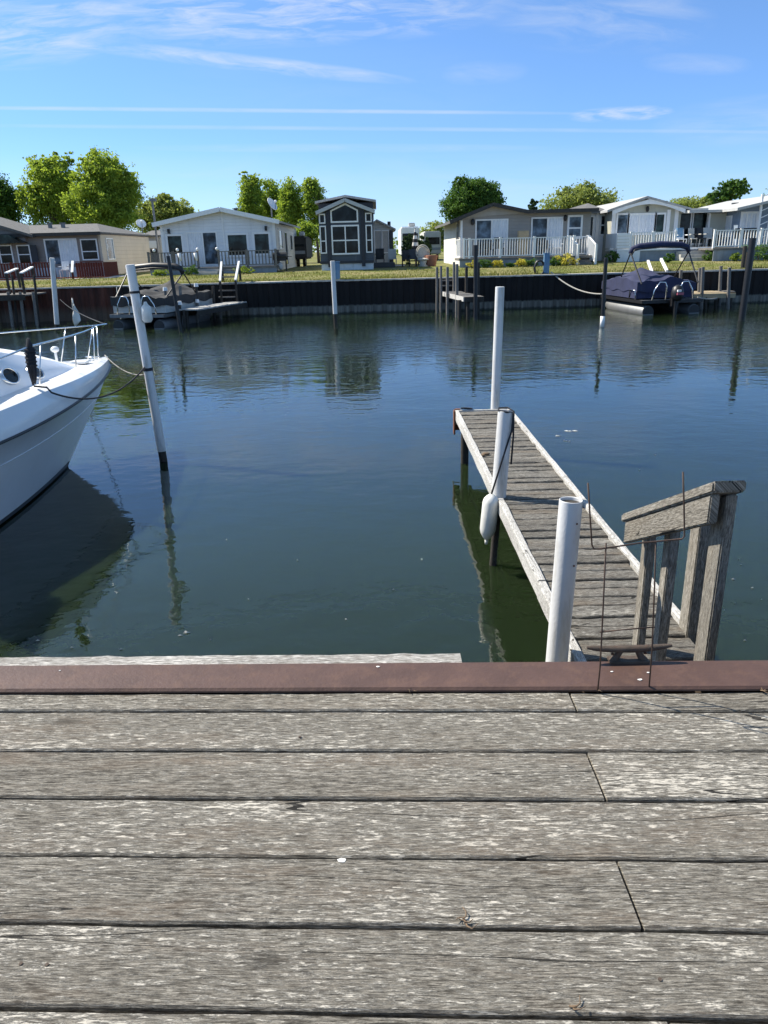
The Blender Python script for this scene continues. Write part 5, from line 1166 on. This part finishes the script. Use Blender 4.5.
for pa, pb in (((220,281.5),(221.5,262.5)), ((235.5,280.5),(239,262))):
    P0, P1 = q(*pa, 39.3), q(*pb, 40.6); m = B(); m.beam(P0, P1, .10, .13); m.build('stair_rail', M['white'], D); m = B(); m.beam((P0.x, 39.3, zt), P0, .1, .1); m.build('post', M['darkwood'], D); m = B(); m.box(P1.x-.05, P1.x+.05, 40.55, 40.65, -.1, P1.z-.05); m.build('post', M['darkwood'], D)
for k, py in enumerate((297, 290.5, 284, 277, 270.5)):
    P = q(227, py, 39.45+.2*k); m = B(); m.box(P.x-.42, P.x+.42, P.y-.13, P.y+.13, P.z-.03, P.z+.03); m.build('step', M['greywood'], D)
# pale dock at the right
D = thing('boat_dock', 'short pale new plank dock on grey piles right of the navy pontoon boat', 'dock', (q(712,293,38).x, 38.5, WATER))
x0, x1 = q(688,294,37.6).x, q(729.5,294,37.6).x; zt = q(710, 294, 37.0).z
boards(D, x0, x1, 37.0, 39.8, zt, mat='yellowwood'); m = B(); m.box(x0, x1, 36.93, 36.996, zt-.2, zt+.02); m.build('end_board', M['yellowwood'], D)
m = B(); m.box(x1+.01, q(745,291,37.6).x, 38.6, 39.4, zt-.05, zt); m.build('side_plank', M['greywood'], D)
for px, ya, yb, YY in ((703,267,294,37.),(700,268,292,38.6),(721,266,290,38.8),(729.5,267.5,309,36.9),(681,270,285,39.5),(716,300,314,37.2),(690,296,314,37.2),(706,297,312,37.),(731,292,312,38.5)):
    pole(D, px, ya, yb, YY, .085, 'greywood' if yb < 312 else 'darkwood', zb=-2.6 if yb > 300 else WATER)
for px, h0 in ((742.5,246),(747.5,252),(750,250)):
    p = q(px, 268, 40.6); z1 = q(px, h0, 40.6).z; m = B(); m.tube([(p.x, 40.6+.2*(px-742)/8, -.2), (p.x, 40.6+.2*(px-742)/8, z1)], .10, 9)
    tag(m.build('bank_post', M['darkwood'], loc=(p.x,40.6,0)), {742.5:'tallest dark round post on the bank beside the black pole', 747.5:'shortest dark round post, middle of three beside the black pole', 750:'rightmost of three dark round posts on the bank by the black pole'}[px], 'post', 'dark posts on the bank')
# low white rail posts behind the navy boat
for (xa_, ya_), (xb_, yb_), lab in (((648,261),(652,272),'left'), ((661,259),(667,271),'right')):
    P0, P1 = q(xa_, ya_, 40.9), q(xb_, yb_, 39.6); m = B(); m.beam(P0, P1, .11, .11); tag(m.build('stair_rail', M['white'], loc=(P1.x, 39.8, -.1)), 'slanting white stair rail seen through the bimini arch, the %s one of two' % lab, 'stair rail', 'white stair rails behind the navy boat')
# blue pilings, hose
for px, y0, y1, lab in ((338,262.5,284,'faded blue square post on the bank before the slate blue cabin'), (546,254,276.5,'faded blue square post on the bank before the taupe bungalow')):
    p, p1 = q(px, y1, 40.5), q(px, y0, 40.5); t = thing('bank_post', lab, 'post', (p.x, 40.5, 0)); m = B(); m.box(p.x-.15, p.x+.13, 40.38, 40.62, -.1, p1.z); m.build('shaft', M['bluepaint'], t, bevel=.015)
    m = B(); m.box(p.x-.17, p.x+.15, 40.36, 40.64, p1.z+.003, p1.z+.05); m.build('cap', M['bluepaint'], t, bevel=.01)
p = q(539.5, 268, 40.5); m = B()
for k in range(4): m.tube([(p.x+.26*math.cos(a_)+random.uniform(-.02,.02), 40.45+.05*k, p.z+.36*math.sin(a_)) for a_ in [i*math.pi/12 for i in range(25)]], .045, 7)
tag(m.build('hose_coil', M['black'], loc=(p.x, 40.5, .0), smooth=True), 'black hose coil hanging beside the blue post before the taupe bungalow', 'hose')
m = B(); m.tube(arc(q(551, 272, 40.35), q(603, 294, 37.5), .30, 18), .035, 7); tag(m.build('mooring_line', M['palerope'], loc=q(551,272,40.35), smooth=True), 'speckled rope from the bank to the navy covered pontoon boat', 'mooring line', 'mooring lines')

# ================================================================== PONTOON BOATS
def pontoon(label, O, yaw, Lb, Wb, canvas, floor_z, hull, side, cover, bim, motor):
    """O: middle of the stern on the water, boat runs along local +y (bow)"""
    t = thing('pontoon_boat', label, 'boat', O); Rm = Matrix.Rotation(yaw, 3, 'Z'); O = Vector(O)
    def P(x, y, z): return O+Rm @ Vector((x, y, z))
    class LB_(MB):
        def build(s, *a_, **k): s.v = [tuple(P(*v)) for v in s.v]; return MB.build(s, *a_, **k)
    W = LB_
    for sx in (-1, 1):
        m = W(); pts = [(sx*(Wb/2-.32), y, z) for y, z in ((.02,.12),(.1,.1),(Lb-1.1,.1),(Lb-.55,.2),(Lb-.15,.38))]; m.tube(pts, [.27,.31,.31,.26,.06], 14); m.build('float_tube', M['alu'], t, smooth=40); m = W(); m.tube([(sx*(Wb/2-.32), -.004, .12), (sx*(Wb/2-.32), .012, .12)], .262, 14); m.build('float_cap', M['black'], t)
    m = W(); m.box(-Wb/2, Wb/2, .0, Lb, floor_z-.09, floor_z); m.build('floor', M['alu'], t)
    m = W(); m.box(-Wb/2-.03, -Wb/2-.002, -.02, Lb, floor_z-.12, floor_z+.02); m.box(Wb/2+.002, Wb/2+.03, -.02, Lb, floor_z-.12, floor_z+.02); m.box(-Wb/2, Wb/2, -.05, -.005, floor_z-.12, floor_z+.02); m.build('edge_trim', M[side[1]], t)
    y0 = side[2]
    for sx in (-1, 1): m = W(); m.box(sx*(Wb/2-.06)-.03, sx*(Wb/2-.06)+.03, y0, Lb-.15, floor_z+.06, floor_z+.68); m.build('side_panel', M[side[0]], t)
    m = W(); m.box(-Wb/2+.1, Wb/2-.1, y0, y0+.05, floor_z+.06, floor_z+.68); m.build('stern_panel', M[side[0]], t); m = W(); m.box(-Wb/2+.1, Wb/2-.1, Lb-.2, Lb-.15, floor_z+.06, floor_z+.68); m.build('bow_panel', M[side[0]], t)
    # canvas cover: ridge with tent peaks, draped to the panel tops
    ys = np.linspace(y0-.08, Lb-.05, 30); xs = np.linspace(-1, 1, 21); rows = []
    for y in ys:
        row = []
        for x in xs:
            u = (y-ys[0])/(ys[-1]-ys[0]); pk = 0
            for (cx, cu, h, wx, wu) in cover: pk = max(pk, h*max(0, 1-math.hypot((x-cx)/wx, (u-cu)/wu)))
            e = min(1, (1-abs(x))/.06, min(u, 1-u)/.03)
            z = floor_z+.74+pk+.045*math.sin(7*x+9*u)*(1-abs(x))+.03*math.sin(23*u+5*x)+.022*math.sin(17*x-11*u)-.03*math.sin(math.pi*sat(1-abs(x)))*(pk > 0)
            row.append((x*(Wb/2-.0), y, z-.0*e))
        row = [(row[0][0], y, floor_z+.36+.05*math.sin(y*5))]+row+[(row[-1][0], y, floor_z+.36+.05*math.sin(y*4+1))]
        rows.append(row)
    b0 = [(p_[0], ys[0]-.01, min(p_[2], floor_z+.36+.04*math.sin(i))) for i, p_ in enumerate(rows[0])]; b1 = [(p_[0], ys[-1]+.01, min(p_[2], floor_z+.38)) for p_ in rows[-1]]
    m = W(); m.grid([b0]+rows+[b1]); o = m.build('canvas_cover', M[canvas], t, smooth=50)
    # bimini: folded roll on its bows
    by, bz, rake, hw = bim
    prof = [(-hw, bz-.62), (-hw*1.0, bz-.30), (-hw*.93, bz-.10), (-hw*.72, bz+.0), (0, bz+.07), (hw*.72, bz+.03), (hw*.93, bz-.08), (hw, bz-.30), (hw, bz-.62)]
    m = W(); m.tube([(x, by+.04*math.sin(x*3), z) for x, z in prof[1:-1]], [.09,.13,.15,.16,.15,.13,.09], 10); m.build('bimini_roll', M['black' if canvas == 'charcoal' else canvas], t, smooth=True)
    for sx in (-1, 1):
        m = W(); m.tube([(sx*hw, by, bz-.25), (sx*(Wb/2-.08), by-rake, floor_z+.72)], .035, 7); m.tube([(sx*hw, by, bz-.28), (sx*(Wb/2-.08), by+rake*.9, floor_z+.74)], .03, 7); m.build('bimini_leg', M['black'], t)
    m = W(); m.tube([(-hw*.98, by-.12, bz-.35), (-hw*.9, by-.14, bz-.12), (0, by-.16, bz-.02), (hw*.9, by-.14, bz-.1), (hw*.98, by-.12, bz-.35)], .03, 7); m.build('bimini_bow', M['black'], t, smooth=True)
    # stern rails
    for sx in (-1, 1):
        m = W(); x = sx*.62; m.tube([(x-.28*sx, -.02, floor_z), (x-.28*sx, -.02, floor_z+.62), (x-.2*sx, -.02, floor_z+.78), (x+.05*sx, -.02, floor_z+.80), (x+.28*sx, .0, floor_z+.45), (x+.36*sx, .0, floor_z)], .028, 8); m.build('boarding_rail', M['chrome'], t, smooth=True)
    m = W(); m.tube([(-Wb/2+.02, .8, floor_z), (-Wb/2-.02, .8, floor_z+.42), (-Wb/2-.02, 1.35, floor_z+.42), (-Wb/2+.02, 1.5, floor_z)], .025, 7); m.build('side_rail', M['chrome'], t, smooth=True)
    if motor:
        m = W(); m.tube([(0, -.38, floor_z+.02), (0, -.40, floor_z+.10), (0, -.40, floor_z+.34), (0, -.36, floor_z+.58), (0, -.33, floor_z+.66)], [.15,.25,.28,.22,.08], 14); o = m.build('outboard_motor', M['black'], t, smooth=60)
        m = W(); m.box(-.15, .15, -.70, -.64, floor_z+.26, floor_z+.36); m.build('decal', M['decal'], o); m = W(); m.box(-.13, .03, -.69, -.60, floor_z+.39, floor_z+.48); m.build('decal', M['white'], o)
        m = W(); m.tube([(0, -.36, floor_z+.05), (0, -.34, -.35)], [.10,.06], 10); m.build('leg', M['black'], o); m = W(); m.box(-.05, .05, -.62, -.1, -.12, -.08); m.build('cavitation_plate', M['black'], o)
        m = W(); m.box(-.16, .16, -.30, -.06, floor_z-.25, floor_z+.1); m.build('bracket', M['black'], o)
    return t, P
M['decal'] = paint('faded red decal', (.42,.10,.14), .5, .2, 20)
yaw = R(6); O = Vector((q(671, 314, 34.9).x, 34.9, WATER))
navy, PN = pontoon('pontoon boat under a peaked navy cover with folded bimini and black outboard', O, yaw, 4.9, 2.85, 'navy', .62, 'alu', ('navy','black',.75), ((-.35,.42,.62,1.0,.55),(.1,.2,.35,.9,.5)), (1.7, 2.95, 1.3, 1.42), True)
m = B(); p0, p1 = PN(1.25, .1, .7), Vector((q(716,298,37).x, 36.9, q(716,298,37).z)); m.tube(arc(p0, p1, .06, 8), .03, 6); tag(m.build('mooring_line', M['palerope'], loc=p0, smooth=True), 'short rope from the stern of the navy covered boat to the pale dock', 'mooring line', 'mooring lines')
O = G(139, 329, WATER); O = Vector((O.x, 34.4, WATER))
char, PC = pontoon('white sided pontoon boat under a dark charcoal cover before the white cottage', O, R(-14), 5.2, 2.7, 'charcoal', .62, 'alu', ('lightgrey','alu',.25), ((0.,.62,.62,1.0,.38),(-.1,.2,.30,1.0,.35)), (2.0, 2.6, 1.5, 1.45), False)

# ================================================================== PLANTS
def leafcloud(lobes, n, size, seed, flat=.0, clump=26, spread=.28, rbase=0.):
    """many leaf faces gathered in clumps inside ellipsoids; returns verts, faces, per-face tone"""
    g = np.random.default_rng(seed); V = []; T = []
    vol = np.array([(l[3]*l[4]*l[5])**.8 for l in lobes]); share = vol/vol.sum()
    for (cx, cy, cz, rx, ry, rz), s in zip(lobes, share):
        k = max(2, int(n*s/clump)); u = g.normal(size=(k, 3)); u /= np.linalg.norm(u, axis=1)[:, None]
        rad = g.uniform(.15, 1.0, size=(k, 1))**.5*g.uniform(.68, 1.20, size=(k, 1))
        cc = u*rad*np.array([rx, ry, rz])+np.array([cx, cy, cz]); tone = np.clip(g.normal(.5, .16, k), 0, 1)
        sp_ = spread*(rx*ry*rz)**(1/3)*.6
        for c_, tn in zip(cc, tone):
            m_ = int(clump*g.uniform(.6, 1.4)); p = c_+np.clip(g.normal(size=(m_, 3)), -1.7, 1.7)*sp_*np.array([1, 1, .6])
            a_ = g.normal(size=(m_, 3)); a_ /= np.linalg.norm(a_, axis=1)[:, None]; b_ = g.normal(size=(m_, 3)); b_ -= a_*(a_*b_).sum(1)[:, None]; b_ /= np.linalg.norm(b_, axis=1)[:, None]
            sz = size*g.uniform(.6, 1.3, size=(m_, 1)); q_ = np.stack([p-a_*sz, p+b_*sz*.6, p+a_*sz, p-b_*sz*.6], 1)
            V.append(q_.reshape(-1, 3)); T.append(np.clip(tn+g.normal(0, .09, m_), 0, 1))
    return np.concatenate(V), np.concatenate(T)
def leafmesh(name, V, T, mat, parent, off):
    me = bpy.data.meshes.new(name); n = len(T); V = V-np.array(off)
    me.vertices.add(len(V)); me.vertices.foreach_set('co', V.astype(np.float32).ravel())
    me.loops.add(4*n); me.loops.foreach_set('vertex_index', np.arange(4*n, dtype=np.int32)); me.polygons.add(n)
    me.polygons.foreach_set('loop_start', np.arange(0, 4*n, 4, dtype=np.int32)); me.polygons.foreach_set('loop_total', np.full(n, 4, dtype=np.int32))
    at = me.attributes.new('rnd', 'FLOAT', 'FACE'); at.data.foreach_set('value', T.astype(np.float32)); me.update(calc_edges=True); me.validate(); me.materials.append(mat)
    o = bpy.data.objects.new(name, me); COL.objects.link(o)
    if parent is not None: o.parent = parent
    else: o.location = off
    return o
def tree(name, label, lobes_px, Y, n, size, mat, seed, group='trees behind the houses', trunk=.22, dep=.8, cat='tree', base=None, clump=26, spread=.28):
    """lobes in picture units at distance Y: (x, y, rx, ry)"""
    s = (q(400, 250, Y)-q(399, 250, Y)).length; lob = []
    g = random.Random(seed)
    for (x, y, rx, ry) in lobes_px:
        p = q(x, y, Y); lob.append((p.x, Y+g.uniform(-.3, .3)*rx*s, p.z, rx*s, rx*s*dep, ry*s*.93))
    big = list(lob)
    for l in big:
        for _ in range(8):
            a_, e_ = g.uniform(0, 6.283), g.uniform(-.5, 1.3); k_ = g.uniform(.18, .40); rr_ = g.uniform(.75, 1.10)
            lob.append((l[0]+math.cos(a_)*math.cos(e_)*l[3]*rr_, l[1]+math.sin(a_)*math.cos(e_)*l[4]*rr_, l[2]+math.sin(e_)*l[5]*rr_, l[3]*k_, l[4]*k_, l[5]*k_*.8))
    cx = sum(l[0]*l[3] for l in lob)/sum(l[3] for l in lob); zmin = min(l[2]-l[5] for l in lob); zmax = max(l[2]+l[5] for l in lob)
    t = thing(name, label, cat, (cx, Y, .3), group); m = B()
    m.tube([(cx, Y, .2), (cx+g.uniform(-.1,.1), Y, .3+(zmax-.3)*.35), (cx+g.uniform(-.3,.3), Y, .3+(zmax-.3)*.75)], [trunk, trunk*.75, trunk*.25], 9)
    for l in big:
        for _ in range(4):
            z0 = .3+(zmax-.3)*g.uniform(.2, .5); e = (l[0]+g.uniform(-.6,.6)*l[3], l[1]+g.uniform(-.6,.6)*l[4], l[2]+g.uniform(-.3,.75)*l[5]); md = (cx+(e[0]-cx)*.5, Y+(e[1]-Y)*.5, z0+(e[2]-z0)*.65)
            m.tube([(cx, Y, z0), md, e], [trunk*.4, trunk*.22, trunk*.06], 6)
    m.build('trunk', M['bark'], t, smooth=True)
    V, T = leafcloud(lob, n, size, seed, clump=clump, spread=spread); leafmesh('crown', V, T, M[mat], t, (cx, Y, .3)); return t
tree('broadleaf_tree', 'dark green tree at the far left edge behind the brown mobile home', [(-12,200,22,28),(6,205,14,28)], 80, 23085, 0.128, 'leafdeep', 1)
tree('broadleaf_tree', 'light green spreading tree, left of the two big ones behind the mobile home', [(48,192,20,34),(34,205,15,26),(62,186,18,28),(50,176,14,18),(66,215,16,24)], 78, 38475, 0.116, 'leaflime', 2)
tree('broadleaf_tree', 'light green rounded tree, right of the two big ones behind the mobile home', [(105,185,24,30),(88,205,22,26),(118,202,22,28),(100,172,18,18),(124,190,16,22),(108,218,28,16)], 75, 46170, 0.116, 'leaflime', 3)
tree('broadleaf_tree', 'lower green tree in the gap between the mobile home and the white cottage', [(158,214,22,17),(178,216,20,14),(150,222,16,14)], 95, 23085, 0.147, 'leafolive', 4)
tree('poplar_tree', 'narrow green poplar rising behind the left of the white cottage roof dish', [(250,202,12,26),(253,188,9,14),(247,218,12,16)], 82, 16672, 0.104, 'leaflime', 5, trunk=.16)
tree('poplar_tree', 'narrow bright poplar directly behind the white satellite dish', [(272,200,11,22),(268,214,14,18)], 84, 14107, 0.104, 'leaflime', 6, trunk=.16)
tree('poplar_tree', 'tall thin green poplar second from the slate blue cabin', [(292,200,11,24),(290,216,13,18)], 80, 15390, 0.104, 'leaflime', 7, trunk=.16)
tree('poplar_tree', 'tall thin poplar standing just left of the slate blue cabin roof', [(314,202,12,24),(318,216,13,18),(310,188,7,10)], 79, 16672, 0.104, 'leaflime', 8, trunk=.16)
tree('small_tree', 'small yellow green tree low between the white cottage and slate cabin', [(307,232,12,12),(300,240,10,10)], 68, 6650, 0.101, 'leaflime', 9, trunk=.1)
tree('maple_tree', 'dense round deep green maple rising behind the left of the taupe bungalow', [(471,202,24,20),(460,208,18,18),(486,200,17,18),(470,190,17,12),(492,208,12,14)], 74, 46170, 0.098, 'leafdeep', 10)
tree('willow_tree', 'pale loosely leaved tree behind the flat roof of the taupe bungalow', [(580,200,24,14),(560,206,20,11),(602,204,20,12),(585,192,14,8)], 86, 10450, 0.137, 'leafolive', 11, trunk=.2, clump=14, spread=.45)
tree('conifer_tree', 'tiny dark conifer tip peeping over the flat roof of the taupe bungalow', [(533,206,4,9)], 80, 900, .14, 'leafdark', 12, trunk=.1)
tree('pine_tree', 'dark green open pine rising between the park home and the blue chalet', [(733,190,14,10),(724,195,14,9),(716,198,9,6),(738,184,8,6)], 84, 2600, .18, 'leafdeep', 13, clump=16, spread=.3)
tree('broadleaf_tree', 'hazy green tree low behind the grey white camper', [(436,236,16,12),(424,240,14,9)], 105, 8977, 0.159, 'leafolive', 14)
tree('broadleaf_tree', 'low pale tree peeping over the porch roof of the park home', [(690,206,20,8),(706,207,14,6)], 110, 6669, 0.159, 'leafolive', 15, clump=14, spread=.4)
tree('broadleaf_tree', 'low dark green tree right beyond the roof of the blue chalet', [(800,200,26,24),(840,205,22,26)], 85, 15390, 0.122, 'leafmid', 16)
tree('cypress_bush', 'dark upright evergreen bush behind the patio, left of the parasol', [(407,250,6,13),(411,246,5,12)], 60, 2600, .10, 'leafdark', 17, group='evergreens behind the patio', trunk=.06, cat='bush')
tree('cypress_bush', 'dark upright evergreen bush behind the patio, right of the parasol', [(426,250,6,12),(422,248,4,13)], 60, 2600, .10, 'leafdark', 18, group='evergreens behind the patio', trunk=.06, cat='bush')
lob = []
for i in range(70):
    x = -75+i*2.6+random.uniform(-1.2, 1.2); h_ = random.uniform(2.2, 4.6)
    lob.append((x, 150+random.uniform(-14, 14), .3+h_*.5, random.uniform(2.2, 4.), 3., h_*.55))
V, T = leafcloud(lob, 16000, .3, 77, clump=20, spread=.3)
o = leafmesh('far_woods', V, T, M['leafmid'], None, (0, 150, .3)); o['kind'] = 'stuff'; tag(o, 'low green belt of far trees along the horizon behind the houses', 'trees')
def shrub(name, label, px, py, Y, rx, rz, mat, seed, n=900, group=None, size=.05):
    p = q(px, py, Y); g = thing(name, label, 'shrub', (p.x, Y, lawn(Y)), group); z = lawn(Y)
    V, T = leafcloud([(p.x, Y, z+rz*.75, rx, rx*.7, rz*.8), (p.x+rx*.4, Y-.1, z+rz*.5, rx*.6, rx*.5, rz*.6), (p.x-rx*.45, Y, z+rz*.5, rx*.55, rx*.5, rz*.55)], n, size, seed)
    leafmesh('foliage', V, T, M[mat], g, (p.x, Y, z)); m = B(); m.tube([(p.x, Y, z-.05), (p.x, Y, z+rz*.6)], [.04,.02], 6); m.build('stem', M['bark'], g)
gsh = 'shrubs along the taupe bungalow deck'
for i, (px, mt, rx, rz, lab) in enumerate(((472,'leafyellow',.38,.36,'small yellow shrub at the left end of the white railed deck'), (485,'leafdeep',.55,.5,'dark green shrub between the two leftmost yellow ones by the deck'), (497.5,'leafyellow',.48,.42,'yellow shrub before the deck below the left sliding door'), (510,'leafdeep',.3,.25,'tiny green shrub left of the middle yellow one by the deck'), (521.5,'leafyellow',.48,.42,'middle yellow shrub below the tan cabinet on the deck'), (531.5,'leafdeep',.45,.45,'dark green shrub just right of the middle yellow one by the deck'), (554,'leafdeep',.5,.45,'dark green shrub between the blue post and the largest yellow shrub'), (567,'leafyellow',.85,.62,'largest yellow shrub beside the white deck steps'))):
    shrub('garden_shrub', lab, px, 265, 47.4, rx*.9, rz*.75, mt, 40+i, group=gsh)
for i, (px, Y, mt, rx, rz, lab) in enumerate(((190,47.6,'leafdeep',.5,.35,'low green shrub left of the white cottage steps'), (160,47.7,'leafmid',.5,.25,'low green clump at the left end of the grey deck'), (243,47.7,'leafmid',.7,.28,'low leafy clump along the grey deck right of its steps'), (757,47.2,'leafdeep',.9,.7,'dark green shrub below the railing of the blue chalet'), (770,47.1,'leafdeep',.9,.75,'dark green shrub at the right edge before the blue chalet'), (736,47.4,'leafmid',.5,.35,'low green plants at the foot of the chalet deck skirting'), (708,48.6,'leafdeep',.5,.4,'low green plant right of the white porch steps'), (612,50.,'leafdeep',.4,.6,'green shrub between the taupe house steps and the white porch'), (668,47.8,'leafdeep',.35,.35,'small green plant seen through the bimini arch'))):
    shrub('garden_shrub', lab, px, 268, Y, rx, rz, mt, 60+i)
# grass along the bank and the house fronts
g = np.random.default_rng(5); n = 26000
x = g.uniform(-34, 42, n); y = np.where(g.random(n) < .35, WALLY+.25+g.exponential(.35, n), g.uniform(WALLY+.2, 47.2, n)); z = np.where(y < WALLY+10, .03*(y-WALLY), .3)-.01
pat = .5+.5*np.sin(x*.9+np.sin(y*.8)*2); hgt = g.uniform(.03, .10, n)*(.6+.8*pat)
a_ = g.uniform(0, 6.28, n); dx, dy = np.cos(a_)*.02, np.sin(a_)*.02; lean = g.normal(0, .03, (n, 2))
V = np.stack([np.stack([x-dx, y-dy, z], 1), np.stack([x+dx, y+dy, z], 1), np.stack([x+dx*.3+lean[:,0], y+dy*.3+lean[:,1], z+hgt], 1), np.stack([x-dx*.3+lean[:,0], y-dy*.3+lean[:,1], z+hgt], 1)], 1).reshape(-1, 3)
o = leafmesh('lawn_grass', V, np.clip(g.normal(.5, .25, n), 0, 1), M['blade'], None, (0, 42, 0)); o['kind'] = 'stuff'; tag(o, 'short dry green grass along the far bank', 'grass')
